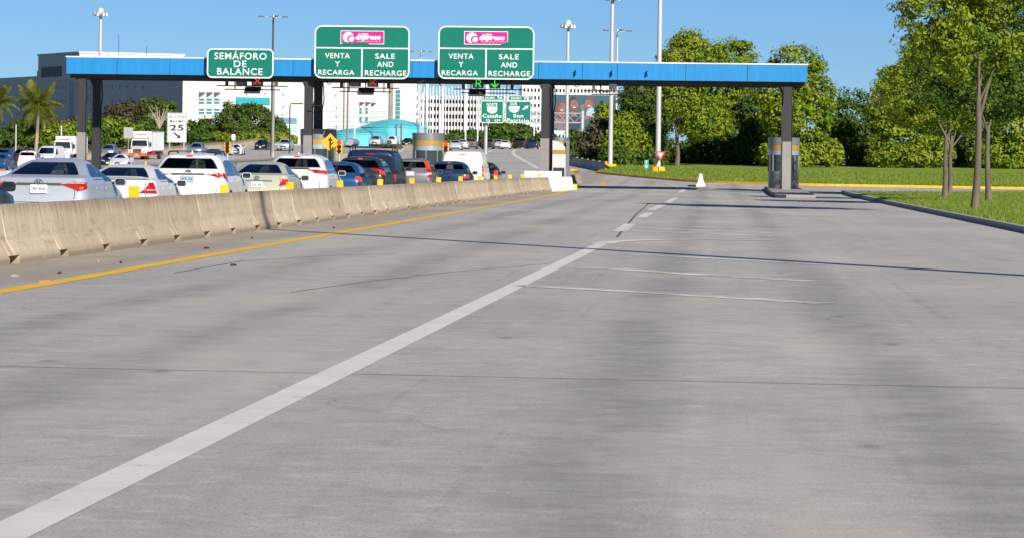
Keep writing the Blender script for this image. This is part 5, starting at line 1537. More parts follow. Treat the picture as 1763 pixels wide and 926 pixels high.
# tower on the left side
ya, za = on_left(137, 92); yb, zb_ = on_left(66, 97)
part('tower_wall', MB().bbox(-.01, 22.5, ya, yb, HB + .02, za), M_BWALL, LB_)
y1_, z1_ = on_left(71.5, 116.5); y2_, z2_ = on_left(106.5, 132)
part('louvre_window', MB().bbox(-.06, -.02, y2_, y1_, z2_, z1_), M_DARKWIN, LB_)
for i in range(12):
    y = y2_ + (y1_ - y2_) * (i + .5) / 12
    part('louvre', MB().bbox(-.14, -.06, y - .12, y + .12, z2_, z1_), M_GREYTRIM, LB_)
part('coping', MB().bbox(-.2, 22.7, ya - .2, yb + .2, za, za + .35), M_BWALL, LB_)
ya2, za2 = on_left(66, 121); yb2, zb2 = on_left(48, 138)
part('roof_house', MB().bbox(2.0, 14, ya2 + .1, yb2, HB + .02, za2), mat('cream_wall', (.66, .58, .50), .8), LB_)
y1_, z1_ = on_left(120, 141.5); y2_, z2_ = on_left(126.5, 206)
part('vertical_slot', MB().bbox(-.05, -.01, y2_, y1_, z2_, z1_), M_DARKWIN, LB_)
for row in (151, 175.5, 190.5):
    for x in (93, 98, 103, 108, 113, 155.5, 193.5, 206.5, 219.5, 232, 246):
        if x < 120 and row == 190.5: continue
        y_, z_ = on_left(x, row)
        part('slit_window', MB().bbox(-.05, -.01, y_ - .35, y_ + .35, z_ - .35, z_ + .35), M_DARKWIN, LB_)
for row in (182, 197, 213):
    for x in (6, 18, 30, 42):
        y_, z_ = on_left(x, row)
        part('slit_window', MB().bbox(-.05, -.01, y_ - .4, y_ + .4, z_ - .4, z_ + .4), M_DARKWIN, LB_)
def fwin(x0, x1, y0, y1, m, nm='window', d=.06, frame=True):
    a, z1 = on_front(x0, y0); b, z0 = on_front(x1, y1)
    o = part(nm, MB().bbox(a, b, -d, -.01, z0, z1), m, LB_)
    return a, b, z0, z1, o
for x0 in (342.3, 355.5, 368.6):
    # dark grey wedge standing in for the recess shadow over each bay
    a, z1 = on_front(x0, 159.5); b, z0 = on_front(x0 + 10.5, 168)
    part('recess_shade', MB().prism([(a, z1), (b, z1), (a, z0)], -.45, -.01), M_GREYTRIM, LB_)
    for y0 in (170, 187.5, 205):
        a, b, z0, z1, o = fwin(x0, x0 + 9, y0, y0 + 10, M_BGLASS)
        part('sash_bar', MB().bbox(a - .08, b + .08, -.12, -.06, (z0 + z1) / 2 - .06, (z0 + z1) / 2 + .06), M_BOX, o)
        part('frame', MB().bbox(a - .1, b + .1, -.1, -.01, z1, z1 + .12), M_BOX, o)
        part('frame', MB().bbox(a - .1, b + .1, -.1, -.01, z0 - .12, z0), M_BOX, o)
for x0, y0, x1, y1 in ((619, 176.5, 625, 181.5), (619, 181.5, 625, 186.5)): pass
for x0 in (618.5, 629):
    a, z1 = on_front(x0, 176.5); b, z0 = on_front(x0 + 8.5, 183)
    part('recess_shade', MB().prism([(a, z1), (b, z1), (a, z0)], -.45, -.01), M_GREYTRIM, LB_)  # same wedge of recess shadow, put in as dark colour and shape
    for y0 in (186.3, 192, 202, 207):
        fwin(x0, x0 + 3.8, y0, y0 + 4.8, M_BGLASS)
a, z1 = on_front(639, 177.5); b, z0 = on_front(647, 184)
part('recess_shade', MB().prism([(a, z1), (b, z1), (a, z0)], -.45, -.01), M_GREYTRIM, LB_)  # last wedge, also a built and coloured recess shadow
for x, y in ((424, 162.5), (456.5, 162.5), (487, 163.5), (487, 185), (486, 199), (578, 165), (579, 187), (579, 202), (579, 219), (618, 221)):
    a, z = on_front(x, y); part('window', MB().bbox(a - .16, a + .16, -.05, -.01, z - .22, z + .22), M_BLUEPANEL, LB_)
# glazed bands: a row of panes each
def band(x0, x1, y0, y1, n, m, rows=2):
    a, z1 = on_front(x0, y0); b, z0 = on_front(x1, y1)
    for r_ in range(rows):
        for i in range(n):
            w_ = (b - a) / n; h_ = (z1 - z0) / rows
            part('glazed_pane', MB().bbox(a + w_ * i + .03, a + w_ * (i + 1) - .03, -.12, -.01, z0 + h_ * r_ + .03, z0 + h_ * (r_ + 1) - .03), m, LB_)
band(405.5, 464.5, 167.5, 181.5, 12, M_TEALPANEL)
band(405.5, 464.5, 182.2, 195.5, 12, M_PALEPANEL)
band(472, 511, 202.5, 214, 8, M_BLUEPANEL)
band(474, 511, 214.5, 227, 8, M_PALEPANEL)
fwin(669.5, 674.5, 132, 206, M_COLLOW, 'pilaster', .5)
a, z1 = on_front(681, 155); b, z0 = on_front(688, 206)
for i in range(7):
    part('stair_window', MB().bbox(a, b, -.08, -.01, z0 + (z1 - z0) * i / 7 + .08, z0 + (z1 - z0) * (i + 1) / 7 - .05), M_BGLASS, LB_)
for zj in (3, 5.5, 8, 10.5, 13, 15.5):
    part('joint_line', MB().bbox(.2, 47.8, -.012, -.002, zj - .03, zj + .03), M_BJOINT, LB_)
for xa, la in ((155.5, 3.6), (203, .9)):
    p = on_left(xa, 100); part('roof_antenna', MB().tube([(6, p[0], HB), (6, p[0], za + la)], .06, 5), M_DARKMETAL, LB_)

M_GWALL = mat('garage_white_fins', (0.66, 0.66, 0.65), 0.8, var=.06)
# parking garage with white fins
DG = 1150.0
gl, gr_ = at(692, 240, DG), at(935, 240, DG)
PG = thing('parking_garage', 'white multi-storey parking garage with grid of fins behind the exit signs', 'building', (gl.x, DG, GZ), 0)
Wd_ = gr_.x - gl.x + 12
sG = F / DG
zt_ = at(800, 155, DG).z - GZ
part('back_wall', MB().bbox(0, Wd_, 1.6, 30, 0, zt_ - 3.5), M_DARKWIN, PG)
rows_y = [168, 181.5, 194.5, 207.5, 220.5, 233.5, 246]
for i, y in enumerate(rows_y):
    z = at(760, y, DG).z - GZ
    part('parapet', MB().bbox(0, Wd_, .4, 1.6, z - .55, z + .55), M_GWALL, PG)
x = 0.0; i = 0
while x < Wd_:
    part('fin', MB().bbox(x - .14, x + .14, -.3, .5, 0, zt_ + (1.0 if i % 2 == 0 else .6)), M_GWALL, PG)
    x += 1.02; i += 1
for px_ in (722, 735, 762, 801, 838):
    xx = at(px_, 200, DG).x - gl.x
    part('pier', MB().bbox(xx - .4, xx + .4, -.6, 1.2, 0, zt_ + 1.8), M_GWALL, PG)
part('side_bay', MB().bbox(0, at(720, 200, DG).x - gl.x, -.1, .38, 0, 4), M_GWALL, PG)
for y in (162, 176, 189, 202):
    z = at(705, y, DG).z - GZ
    part('parapet', MB().bbox(0, at(720, 200, DG).x - gl.x, -.2, .35, z - .75, z + .55), M_GWALL, PG)
# second white block behind the billboard and columns
p0, p1 = at(900, 165, 1000), at(1060, 165, 1000)
PB = thing('office_block', 'white gridded office block behind the billboard', 'building', (p0.x, 1000, GZ), 0)
hB = at(960, 150, 1000).z - GZ
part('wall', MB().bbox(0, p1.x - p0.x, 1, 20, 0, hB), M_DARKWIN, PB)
nb = 26
for i in range(nb + 1):
    xx = (p1.x - p0.x) * i / nb
    part('pier', MB().bbox(xx - .25, xx + .25, .2, 1, 0, hB + .6), M_GWALL, PB)
for i in range(10):
    part('floor_band', MB().bbox(0, p1.x - p0.x, .35, 1, i * hB / 9 - .6, i * hB / 9 + .6), M_GWALL, PB)

# turquoise tanks
M_TANK = mat('turquoise_tank_paint', (0.10, 0.50, 0.57), 0.45, var=.08, scale=.4, stretch=(1, 1, 2))
M_TANKDARK = mat('dark_turquoise_mark', (0.02, 0.30, 0.40), 0.5, var=.2)
def tank(label, x0, x1, y_top, y_eave, d):
    c = at((x0 + x1) / 2, y_eave, d); r = (x1 - x0) / 2 * d / F
    P = thing('storage_tank', label, 'tank', (c.x, c.y + r, GZ - 1), 0, 'turquoise storage tanks')
    ze = c.z - GZ + 1; zt2 = at((x0 + x1) / 2, y_top, d + r).z - GZ + 1
    part('shell', MB().lathe([(r, 0), (r, ze)], 64), M_TANK, P, 30)
    rr = []
    for k in range(9):
        t = k / 8; rr.append((r * 1.01 * (1 - t) + .01, ze + .05 + (zt2 - ze) * (1 - (1 - t) ** 2)))
    part('roof_dome', MB().lathe(rr, 64), M_TANK, P, 30)
    part('eave_rim', MB().lathe([(r + .06, ze - .12), (r + .12, ze), (r + .06, ze + .1)], 64), M_TANK, P, 30)
    rl = MB()
    for k in range(40):
        q = 2 * math.pi * k / 40; rl.tube([(r * .995 * math.cos(q), r * .995 * math.sin(q), ze + .1), (r * .995 * math.cos(q), r * .995 * math.sin(q), ze + .95)], .025, 4)
    rl.tube([(r * .995 * math.cos(k * math.pi / 32), r * .995 * math.sin(k * math.pi / 32), ze + .95) for k in range(65)], .025, 4, False)
    part('railing', rl, M_TANK, P)
    for k in range(8):
        part('plate_seam', MB().lathe([(r + .012, 1 + k * .9), (r + .012, 1.04 + k * .9)], 64), M_TANKDARK, P)
    return P, r, ze
P, r, ze = tank('larger turquoise domed tank before the parking garage', 621, 736, 206.5, 219.5, 640)
tank('lower turquoise tank left of the larger domed one', 563, 668, 222.5, 231, 618)
for x, lab in ((682, 'left'), (690.5, 'right')):
    p = at(x, 250, 606)
    Q = thing('vent_pipe', 'rust red standpipe before the large tank, the %s of two' % lab, 'pipe', (p.x, p.y, GZ - .2), 0, 'red standpipes')
    part('pipe_shaft', MB().tube([(0, 0, 0), (0, 0, at(x, 212, 606).z - GZ)], .13, 8), mat('rust_red_pipe', (.24, .05, .04), .6, var=.2), Q)
    part('valve', MB().tube([(-.35, -.05, at(x, 217, 606).z - GZ), (-.05, -.05, at(x, 217, 606).z - GZ)], .12, 8), M_BLUE, Q)

# billboard
DBB = 620.0
b0, b1 = at(952, 163.5, DBB), at(1064, 226, DBB)
M_BBTEAL = mat('billboard_teal', (0.010, 0.085, 0.115), 0.6, var=.15, scale=.2)
M_SKIN = mat('billboard_skin_print', (0.21, 0.095, 0.08), 0.6, var=.15, scale=1.2)
M_HAIR = mat('billboard_hair_print', (0.035, 0.02, 0.018), 0.6)
M_REDHAIR = mat('billboard_redhair_print', (0.13, 0.045, 0.038), 0.6, var=.2, scale=2)
M_SHIRTDARK = mat('billboard_dark_shirt_print', (0.012, 0.03, 0.045), 0.6)
M_BEARD = mat('billboard_beard_print', (0.12, 0.055, 0.045), 0.6)
M_SHIRT = mat('billboard_shirt_print', (0.30, 0.40, 0.47), 0.6, var=.15, scale=2)
M_DRESS = mat('billboard_dress_print', (0.16, 0.12, 0.14), 0.6, var=.2, scale=1)
BBW, BBH = b1.x - b0.x, b0.z - b1.z
BB = thing('billboard', 'large dark teal billboard with a printed family of three', 'billboard', (b0.x, DBB, GZ), 0)
zb0 = b1.z - GZ
part('panel', MB().bbox(0, BBW, 0, .4, zb0, zb0 + BBH), M_BBTEAL, BB)
for x in (.3, .7):
    part('post', MB().tube([(BBW * x, .8, 0), (BBW * x, .8, zb0 + BBH * .8)], .35, 10), M_DARKMETAL, BB)
bx = lambda x, y: (at(x, y, DBB).x - b0.x, at(x, y, DBB).z - GZ)
def blob(cx_, cy_, rx, ry, m, y, nm, n=22, wob=.06):
    P0 = []
    for k in range(n):
        q = 2 * math.pi * k / n; f = 1 + wob * math.sin(3 * q + cx_)
        P0.append(bx(cx_ + rx * f * math.cos(q), cy_ + ry * f * math.sin(q)))
    part(nm, MB().add(*flat(P0, y)), m, BB)
blob(968, 213, 15, 12, M_DRESS, -.01, 'printed_figure')
blob(990, 211, 15, 14, M_SHIRTDARK, -.014, 'printed_figure')
blob(966, 190, 10, 17, M_REDHAIR, -.018, 'printed_hair')
blob(968, 187, 6.2, 9.5, M_SKIN, -.022, 'printed_face', wob=.03)
blob(968, 199, 3.2, 6, M_SKIN, -.021, 'printed_neck')
blob(986.5, 178, 9, 10.5, M_HAIR, -.018, 'printed_hair')
blob(988.5, 181.5, 7, 9.5, M_SKIN, -.022, 'printed_face', wob=.03)
blob(989.5, 188.5, 5.6, 4.6, M_BEARD, -.024, 'printed_beard')
blob(988, 196, 4.5, 6, M_SKIN, -.020, 'printed_neck')
blob(1016, 176.5, 8.6, 9.5, M_REDHAIR, -.018, 'printed_hair')
blob(1013.5, 180, 6.6, 7.8, M_SKIN, -.022, 'printed_face', wob=.03)
blob(1017, 196, 7.5, 11, M_SHIRT, -.020, 'printed_shirt')
blob(1003, 185, 4.2, 5.0, M_SKIN, -.024, 'printed_hand', wob=.15)
blob(1010, 203, 9, 3.2, M_SKIN, -.024, 'printed_arm')
for cx_, cy_, sc in ((967, 186, 1), (988.5, 181, 1.1), (1014, 179, .95)):
    for dx in (-2.2, 2.4): blob(cx_ + dx * sc, cy_ - 1.5, .9, .6, M_HAIR, -.028, 'printed_eye', 8, 0)
    blob(cx_ + .3, cy_ + 4 * sc, 2.2 * sc, .8, M_SIGNWHITE, -.028, 'printed_smile', 10, 0)

# ================================================================== VEGETATION
LEAF_A = leaf_material('leaf_bright_green', (0.06, 0.14, 0.008), (0.30, 0.39, 0.018), (0.45, 0.46, 0.05))
LEAF_B = leaf_material('leaf_mid_green', (0.03, 0.08, 0.010), (0.11, 0.19, 0.022), (0.17, 0.22, 0.03))
LEAF_C = leaf_material('leaf_dull_olive', (0.08, 0.085, 0.035), (0.18, 0.165, 0.08), (0.24, 0.20, 0.12))
LEAF_D = leaf_material('leaf_dry_brown', (0.055, 0.050, 0.025), (0.13, 0.10, 0.05), (0.06, 0.09, 0.02))
M_BARK = mat('tree_bark', (0.13, 0.105, 0.08), 0.95, var=.35, scale=4, stretch=(1, 1, .3))
M_BARKPALE = mat('pale_bark', (0.34, 0.29, 0.22), 0.9, var=.25, scale=4, stretch=(1, 1, .3))

def leaf_cloud(blobs, n_leaf, size, clump=1.0, per=38, up=.25, flat_=1.0):
    """leaf quads gathered into clumps on and in the blobs (cx, cy, cz, rx, ry, rz)"""
    vol = np.array([b[3] * b[4] * b[5] for b in blobs]) ** .67
    prob = vol / vol.sum()
    ncl = max(4, n_leaf // per)
    which = rng.choice(len(blobs), ncl, p=prob)
    B_ = np.array(blobs)[which]
    d = rng.normal(size=(ncl, 3)); d /= np.linalg.norm(d, axis=1)[:, None]
    rad = rng.uniform(.35, 1.0, ncl) ** .45
    cen = B_[:, :3] + d * B_[:, 3:6] * rad[:, None]
    cr = clump * rng.uniform(.55, 1.25, ncl)
    idx = np.repeat(np.arange(ncl), per)
    n = len(idx)
    o = rng.normal(size=(n, 3)); o /= np.linalg.norm(o, axis=1)[:, None]
    o *= (rng.uniform(0, 1, n) ** .5)[:, None]
    pos = cen[idx] + o * cr[idx][:, None] * np.array([1, 1, .62 * flat_])
    nor = o * .8 + d[idx] * .5 + rng.normal(size=(n, 3)) * .45; nor[:, 2] += up
    nor /= np.linalg.norm(nor, axis=1)[:, None]
    t = np.cross(nor, rng.normal(size=(n, 3))); t /= np.linalg.norm(t, axis=1)[:, None]
    b = np.cross(nor, t)
    sz = size * rng.uniform(.6, 1.35, n)[:, None]
    V = np.stack([pos - t * sz * .62, pos + b * sz * .30 + nor * sz * .06, pos + t * sz * .62, pos - b * sz * .30 + nor * sz * .06], 1).reshape(-1, 3)
    return V

def quads_mesh(name, V, m):
    n = len(V) // 4
    me = bpy.data.meshes.new(name)
    me.vertices.add(len(V)); me.vertices.foreach_set('co', V.astype(np.float32).ravel())
    me.loops.add(len(V)); me.loops.foreach_set('vertex_index', np.arange(len(V), dtype=np.int32))
    me.polygons.add(n); me.polygons.foreach_set('loop_start', np.arange(0, len(V), 4, dtype=np.int32))
    me.polygons.foreach_set('loop_total', np.full(n, 4, dtype=np.int32))
    me.materials.append(m); me.update(calc_edges=True)
    return me

def limbs(base_r, ht, ends, lean=(0, 0), n=9):
    mb = MB()
    j = lambda k_: random.uniform(-k_, k_)
    top = Vector((lean[0] + j(.12) * ht * .3, lean[1] + j(.12) * ht * .3, ht))
    pts = [Vector((0, 0, -.25)), Vector((j(.04), j(.04), .12)), Vector((j(.10), j(.10), ht * .3)), Vector((top.x * .5 + j(.14), top.y * .5 + j(.14), ht * .65)), top]
    mb.tube(pts, [base_r * 1.7, base_r * 1.25, base_r * 1.0, base_r * .86, base_r * .7], n)
    for e in ends:
        e = Vector(e)
        st = pts[3].lerp(top, random.uniform(.1, 1))
        L_ = (e - st).length
        m1 = st.lerp(e, .33) + Vector((j(.10), j(.10), .05 + .06 * random.random())) * L_
        m2 = st.lerp(e, .68) + Vector((j(.10), j(.10), .04)) * L_
        mb.tube([st, m1, m2, e], [base_r * .52, base_r * .36, base_r * .2, base_r * .05], 7)
        for _ in range(5):
            q = m1.lerp(e, random.uniform(0, .8))
            r_ = Vector((j(1), j(1), random.uniform(-.1, 1))).normalized() * L_ * random.uniform(.3, .6)
            mb.tube([q, q + r_ * .5 + Vector((j(.08), j(.08), .06 * L_)), q + r_], [base_r * .2, base_r * .11, base_r * .03], 5)
    return mb

def tree(name, label, loc, ht, blobs, n_leaf, size, lm, trunk_h, trunk_r, clump=1.0, bark=None, group=None, cat='tree', lean=(0, 0), per=38):
    P = thing(name, label, cat, loc, 0, group)
    part('trunk', limbs(trunk_r, trunk_h, [(b[0] + random.uniform(-.3, .3) * b[3], b[1] + random.uniform(-.3, .3) * b[4], b[2] + .2 * b[5]) for b in blobs], lean), bark or M_BARK, P, 60)
    link('crown', quads_mesh('crown', leaf_cloud(blobs, n_leaf, size, clump, per), lm), P)
    return P

def at_g(x, d, extra=0.0):
    p = at(x, 270, d); u, v = uv_of(p)
    return Vector((p.x, p.y, (zg(v, u) if v < 640 else zg(640)) + extra))
def sz(px, d): return px * d / F

def pix_tree(name, label, cx, base_x, d, blobs_px, n_leaf, leaf, lm, clump=1.0, trunk_r=.25, bark=None, group='trees', extra=0.2, depth=.8, cat='tree', lean=0):
    """blobs_px: (x, y, rx, ry) in photograph pixels at depth d -> a real crown with depth of its own"""
    loc = at_g(base_x, d, extra)
    bl = []
    for (x, y, rx, ry) in blobs_px:
        p = at(x, y, d)
        bl.append((p.x - loc.x, random.uniform(-.35, .35) * sz(rx, d), p.z - loc.z, sz(rx, d), sz(rx, d) * depth, sz(ry, d)))
    zmin = min(b[2] for b in bl)
    th = max(1.0, zmin * .9)
    return tree(name, label, loc, 0, bl, n_leaf, leaf, lm, th, trunk_r, clump, bark, group, cat, (0, 0))

# right-hand trees behind the lawn
GT = 'trees behind the lawn'
pix_tree('broadleaf_tree', 'big bright green tree with forked trunk at the right behind the lawn', 1190, 1166, 318, [(1190, 110, 52, 52), (1228, 150, 55, 50), (1172, 165, 40, 42), (1215, 210, 50, 35), (1158, 100, 22, 10), (1185, 66, 18, 14), (1260, 110, 45, 45)], 34000, .27, LEAF_A, .85, .2, M_BARK, GT, .25)
pix_tree('broadleaf_tree', 'tall green tree left of the big forked tree, behind the grey poles', 1105, 1100, 335, [(1105, 175, 38, 30), (1088, 210, 30, 30), (1130, 205, 32, 34), (1110, 245, 40, 32), (1140, 170, 22, 24), (1098, 158, 22, 14)], 24000, .27, LEAF_B, .85, .22, None, GT, .25)
pix_tree('broadleaf_tree', 'light green tree with sunlit middle behind the marker sign', 1085, 1082, 322, [(1082, 215, 26, 20), (1095, 235, 30, 18), (1068, 250, 30, 26), (1105, 262, 30, 22)], 14000, .26, LEAF_A, .7, .18, None, GT, .25)
pix_tree('bush', 'dull olive bush beside the sign structure post', 1030, 1032, 330, [(1030, 225, 24, 20), (1018, 245, 22, 22), (1042, 255, 26, 24), (1020, 268, 24, 16)], 6500, .34, LEAF_C, .8, .15, None, GT, .25, .8, 'bush')
pix_tree('bush', 'low dark bush at the foot of the tall yellow-based mast', 1075, 1075, 316, [(1070, 272, 30, 16), (1098, 276, 26, 12), (1050, 270, 18, 16), (1120, 272, 24, 16)], 6000, .3, LEAF_B, .7, .12, None, GT, .25, .8, 'bush')
pix_tree('bush', 'shaded undergrowth bush below the big forked tree', 1165, 1150, 338, [(1150, 262, 34, 24), (1185, 268, 30, 22), (1215, 258, 36, 30)], 6500, .34, LEAF_B, .8, .15, None, GT, .25, .8, 'bush')
pix_tree('bush', 'green bush left of the sign structure post', 992, 990, 360, [(992, 240, 14, 14), (985, 258, 16, 16), (1000, 262, 14, 14), (975, 262, 12, 12)], 4500, .3, LEAF_B, .7, .12, None, GT, .2, .8, 'bush')
pix_tree('broadleaf_tree', 'slim bright tree before the billboard', 1042, 1042, 345, [(1042, 190, 12, 12), (1036, 205, 12, 10), (1052, 212, 12, 14), (1046, 235, 14, 14)], 2600, .34, LEAF_A, .6, .12, None, GT, .25)
# the row of trees further right, along the exit and the near verge
for i, (x, d, hpx, w_, lm) in enumerate(((1292, 330, 150, 52, LEAF_B), (1370, 318, 215, 64, LEAF_A), (1468, 335, 135, 58, LEAF_B), (1560, 322, 190, 64, LEAF_A), (1655, 340, 150, 60, LEAF_B), (1745, 325, 205, 66, LEAF_A))):
    y0 = 292 - hpx
    pix_tree('broadleaf_tree', ['dense dark tree next right of the big forked tree', 'broad sunlit tree over the gantry right end', 'dark rounded tree right of the gantry', 'tall pale tree in the right-hand row', 'dark tree second from the right edge', 'pale tree at the right edge of the row'][i], x, x, d,
             [(x, y0 + 45, w_ * .8, 45), (x - w_ * .45, y0 + 85, w_ * .62, 42), (x + w_ * .45, y0 + 90, w_ * .62, 42), (x, y0 + 125, w_ * .95, 45), (x - 20, 268, w_ * .8, 26), (x + 35, 262, w_ * .7, 30)], 21000, .30, lm, .9, .22, None, GT, .25)
GV = 'trees on the near right verge'
for i, (u, v, ht, rr, lm) in enumerate(((8.9, 121, 12.0, 2.5, LEAF_A), (11.6, 150, 9.5, 3.2, LEAF_B), (11.2, 172, 9.0, 3.0, LEAF_A), (13.0, 196, 9.5, 3.4, LEAF_B))):
    tree('broadleaf_tree', ['nearest small bright tree on the right verge', 'second verge tree, darker and taller', 'third verge tree before the last gantry column', 'farthest dark verge tree beside the gantry end'][i], W(u, v, .2), ht,
         [(0, 0, ht * .72, rr * .8, rr * .8, ht * .22), (rr * .5, .3, ht * .58, rr * .7, rr * .7, ht * .2), (-rr * .5, -.2, ht * .56, rr * .65, rr * .7, ht * .2), (.1, rr * .4, ht * .5, rr * .7, rr * .7, ht * .16)], 26000, .135, lm, ht * .34, .12, .5, None, GV, per=44)

# trees and bushes on the left and in the middle
GL = 'trees beyond the oncoming lanes'
pix_tree('broadleaf_tree', 'wide green tree right of the speed limit sign', 420, 425, 580, [(400, 212, 34, 22), (438, 208, 36, 24), (360, 225, 34, 20), (470, 222, 22, 18), (420, 235, 50, 16), (432, 190, 26, 10), (398, 188, 12, 12), (340, 235, 26, 14)], 22000, .40, LEAF_B, 1.0, .3, None, GL, .3)
pix_tree('bush', 'bright bush at the foot of the wide green tree', 440, 440, 566, [(380, 238, 30, 10), (440, 240, 36, 10), (480, 238, 16, 10), (345, 242, 26, 8)], 6000, .4, LEAF_A, .8, .15, None, GL, .3, .8, 'bush')
pix_tree('bush', 'small yellow-green bush left of the middle toll booth', 495, 495, 600, [(490, 234, 11, 12), (502, 240, 10, 9)], 1600, .36, LEAF_A, .6, .1, None, GL, .3, .8, 'bush')
pix_tree('broadleaf_tree', 'brownish spreading tree behind the second left column', 215, 215, 462, [(205, 192, 22, 12), (230, 188, 18, 10), (195, 205, 18, 12), (220, 204, 22, 12)], 6000, .40, LEAF_D, .9, .25, None, GL, .3)
pix_tree('broadleaf_tree', 'green tree behind the orange-nosed truck', 270, 268, 485, [(262, 182, 24, 12), (288, 188, 18, 14), (250, 200, 26, 16), (280, 208, 24, 16), (232, 215, 26, 14)], 8000, .42, LEAF_B, .9, .25, None, GL, .3)
for x, bl, lab in ((100, [(90, 236, 26, 14), (115, 230, 22, 16)], 'above the white box truck'), (150, [(135, 226, 26, 18), (160, 222, 24, 18), (150, 240, 34, 10)], 'right behind the first left column'),
                   (205, [(190, 222, 26, 18), (215, 226, 24, 20), (205, 240, 32, 10)], 'right of the second left column'), (255, [(245, 230, 28, 16), (268, 236, 26, 12)], 'behind the box of the orange-nosed truck'),
                   (318, [(300, 236, 24, 12), (325, 226, 22, 18), (340, 234, 20, 14)], 'behind the speed limit sign')):
    pix_tree('bush', 'bright green bush ' + lab, x, x, 432600 / (1227 - x) + 10, bl, 3600, .42, LEAF_A if x in (100, 205) else LEAF_B, .9, .15, None, 'bushes behind the far wall', .3, .8, 'bush')
pix_tree('bush', 'dull scrub bush between the palm and the left column', 115, 115, 420, [(105, 218, 30, 10), (128, 214, 18, 8)], 3500, .36, LEAF_C, .8, .12, None, GL, .3, .8, 'bush')
pix_tree('bush', 'dark bush below the palm trees at left', 45, 45, 400, [(45, 222, 24, 16), (70, 232, 26, 16), (20, 236, 22, 16), (40, 242, 40, 10), (0, 240, 22, 18)], 8000, .36, LEAF_B, .8, .15, None, GL, .3, .8, 'bush')
# bare tree left of the speed sign
loc = at_g(273, 468, .3)
P = thing('bare_tree', 'leafless pale tree rising behind the orange-nosed truck', 'tree', loc, 0)
mb = MB()
zs = lambda y: at(270, y, 468).z - loc.z
mb.tube([(0, 0, -.2), (0, 0, zs(222))], [.35, .3], 8)
for i in range(16):
    ex_ = random.uniform(-1.6, 1.9) if i > 4 else (-1.2, -.4, .5, 1.2, 1.7)[i]; ez_ = zs(random.uniform(180, 203))
    m_ = Vector((ex_ * .35, random.uniform(-.5, .5), zs(208)))
    e_ = Vector((ex_, random.uniform(-1, 1), ez_))
    mb.tube([(0, 0, zs(223)), m_, e_], [.13, .10, .03], 6)
    for _ in range(2):
        q = m_.lerp(e_, random.uniform(.3, .8)); mb.tube([q, q + Vector((random.uniform(-.5, .5), random.uniform(-.4, .4), random.uniform(.2, .7)))], [.05, .015], 5)
part('trunk', mb, M_BARKPALE, P, 60)
# far greenery under the exit signs and by the garage
GF2 = 'trees beyond the crest'
pix_tree('broadleaf_tree', 'rounded olive green tree mound under the green exit signs', 880, 878, 640, [(868, 226, 24, 16), (895, 230, 22, 14), (880, 240, 36, 14), (850, 240, 20, 14), (910, 244, 14, 10)], 9000, .62, LEAF_B, 1.3, .3, None, GF2, 0)
pix_tree('bush', 'dark shrub line before the parking garage', 800, 800, 680, [(790, 240, 22, 12), (815, 238, 22, 13), (770, 246, 18, 9), (835, 246, 14, 9)], 6000, .6, LEAF_B, 1.2, .2, None, GF2, 0, .8, 'bush')
pix_tree('bush', 'green shrub beside the toll column beyond the exit signs', 925, 925, 600, [(922, 246, 10, 9), (935, 240, 12, 12), (950, 244, 12, 14)], 3000, .5, LEAF_B, .9, .15, None, GF2, 0, .8, 'bush')
pix_tree('bush', 'pale green shrub at the foot of the larger tank', 722, 722, 612, [(715, 250, 16, 5), (660, 251, 22, 4)], 1500, .4, LEAF_B, .6, .1, None, GF2, 0, .8, 'bush')

# palms
def frond_mesh(L, droop, n=26):
    mb = MB(); P0 = []
    for i in range(n + 1):
        t = i / n
        P0.append(Vector((L * t * (1 - .12 * t), 0, L * (.42 * t - droop * t * t))))
    mb.tube(P0, [.035 * (1 - .8 * i / n) for i in range(n + 1)], 4)
    for i in range(3, n + 1):
        t = i / n; p = P0[i]
        ll = L * .30 * math.sin(math.pi * min(1, t * .92 + .08)) ** .7 + .08
        for sg in (-1, 1):
            tip = p + Vector((ll * .45, sg * ll * .8, -ll * .42))
            a = Vector((.028, 0, 0))
            mid = p.lerp(tip, .5) + Vector((0, 0, ll * .1))
            mb.add([p - a, mid - a * 1.2, tip, mid + a * 1.2, p + a], [(0, 1, 2, 3, 4)])
    return mb
LEAF_P = leaf_material('palm_frond_green', (0.05, 0.10, 0.010), (0.24, 0.26, 0.02), (0.36, 0.28, 0.03))
FM = [mesh('frond', frond_mesh(2.75, d_), LEAF_P) for d_ in (.25, .55, .85)]
def palm(label, x, y_top, d, k=1.0, lean=.5):
    loc = at_g(x, d, .2)
    ht = at(x, y_top, d).z - loc.z
    P = thing('palm_tree', label, 'palm tree', loc, 0, 'palm trees at left')
    pts = [Vector((-lean * (1 - t) ** 2 + lean, 0, ht * t)) for t in [i / 8 for i in range(9)]]
    mb = MB(); mb.tube(pts, [.24 - .012 * i for i in range(9)], 10); part('trunk', mb, M_BARKPALE, P, 60)
    nf = 34
    for i in range(nf):
        t = i / nf
        o = link('frond', FM[0 if t < .35 else 1 if t < .7 else 2], P, (pts[-1].x, 0, ht - .1))
        o.rotation_euler = (R(random.uniform(-12, 12)), R(-52 + 88 * t + random.uniform(-8, 8)), i * 2.4 + random.uniform(-.2, .2))
        o.scale = [k * random.uniform(.85, 1.15)] * 3
    for _ in range(6):
        q = random.uniform(0, 6.28); part('coconut', MB().lathe([(.001, -.13), (.1, -.08), (.13, 0), (.1, .08), (.001, .13)], 8), M_BARK, P, 60, (pts[-1].x + .25 * math.cos(q), .25 * math.sin(q), ht - .3))
palm('coconut palm with full crown left of the first gantry column', 60, 180, 380, 1.12, .3)
palm('palm cut off by the left edge of the picture', -20, 176, 370, .9, .8)
palm('smaller palm behind the full-crowned coconut palm', 80, 200, 396, .7, -.3)

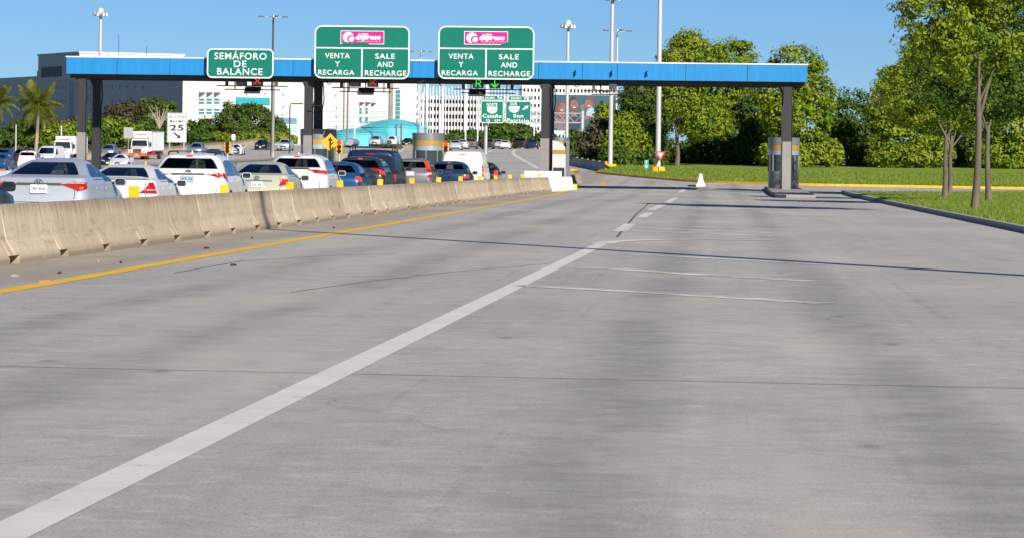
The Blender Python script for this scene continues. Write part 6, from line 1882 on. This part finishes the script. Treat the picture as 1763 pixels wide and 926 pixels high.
# small litter and debris on the dusty strip
M_DEBRIS = mat('dark_debris', (0.03, 0.028, 0.025), .9)
for x, y, w_, m_ in ((355, 428.5, .16, M_DEBRIS), (402, 458, .1, M_DEBRIS), (79, 485.5, .17, mat('orange_scrap', (.5, .18, .05), .8)), (168, 452, .07, M_CONC2), (208, 453.5, .06, M_DEBRIS), (102, 471, .08, M_DEBRIS), (575, 393.5, .08, M_DEBRIS), (434, 411, .09, M_DEBRIS), (25, 476, .12, M_CONC2)):
    u, v = gp(x, y)
    n = 7; P0 = [(w_ / 2 * (1 + random.uniform(-.3, .3)) * math.cos(2 * math.pi * k / n), w_ * .3 * (1 + random.uniform(-.3, .3)) * math.sin(2 * math.pi * k / n)) for k in range(n)]
    mb = MB(); mb.add([(a, b, 0) for a, b in P0] + [(a * .7, b * .7, .02 + random.uniform(0, .012)) for a, b in P0], [tuple(range(n, 2 * n))] + [(k, (k + 1) % n, (k + 1) % n + n, k + n) for k in range(n)])
    o = part('litter', mb, m_, None, None, W(u, v, .002), random.uniform(0, 3))
    tag(o, 'scrap of litter on the dusty strip between the barrier and yellow line', 'litter', 'litter scraps along the barrier')

# grass blades on the lawn edge and the near verge
def grass_blades(pts, h, w_, m, label):
    n = len(pts)
    a = rng.uniform(0, 2 * math.pi, n); hh = h * rng.uniform(.5, 1.4, n); ln = rng.uniform(-.5, .5, (n, 2)) * hh[:, None]
    d = np.stack([np.cos(a), np.sin(a), np.zeros(n)], 1) * w_ * .5
    t = pts + np.stack([ln[:, 0], ln[:, 1], hh], 1)
    V = np.stack([pts - d, pts + d, t + d * .25, t - d * .25], 1).reshape(-1, 3)
    o = link('grass', quads_mesh('grass', V, m))
    return tag(o, label, 'grass', None, 'stuff')
LEAF_G = leaf_material('grass_blade_green', (0.10, 0.19, 0.015), (0.24, 0.33, 0.03), (0.40, 0.36, 0.12))
n = 60000
uu = 7.62 + rng.uniform(0, 1, n) ** 1.6 * 12; vv = rng.uniform(36, 206, n)
keep = np.sin(uu * 1.7 + np.sin(vv * .4) * 2) + rng.normal(0, .8, n) > -.9
uu, vv = uu[keep], vv[keep]
pts = np.stack([uu * CA + vv * SA, -uu * SA + vv * CA, .12 + .02 * (uu - 7.6)], 1)
grass_blades(pts, .10, .022, LEAF_G, 'rough green grass blades on the near right verge')
n = 60000
uu = rng.uniform(LB[0][0], 60, n); tt = rng.uniform(0, 1, n) ** 1.4 * 60
ev = np.array([lawn_edge(float(u)) for u in uu]); vv = ev + tt + .1
zz_ = np.array([zg(float(v)) for v in vv]) + .13 + .25 * tt / (420 - ev)
pts = np.stack([uu * CA + vv * SA, -uu * SA + vv * CA, zz_], 1)
grass_blades(pts, .13, .05, LEAF_G, 'short green grass blades on the lawn beyond the exit')
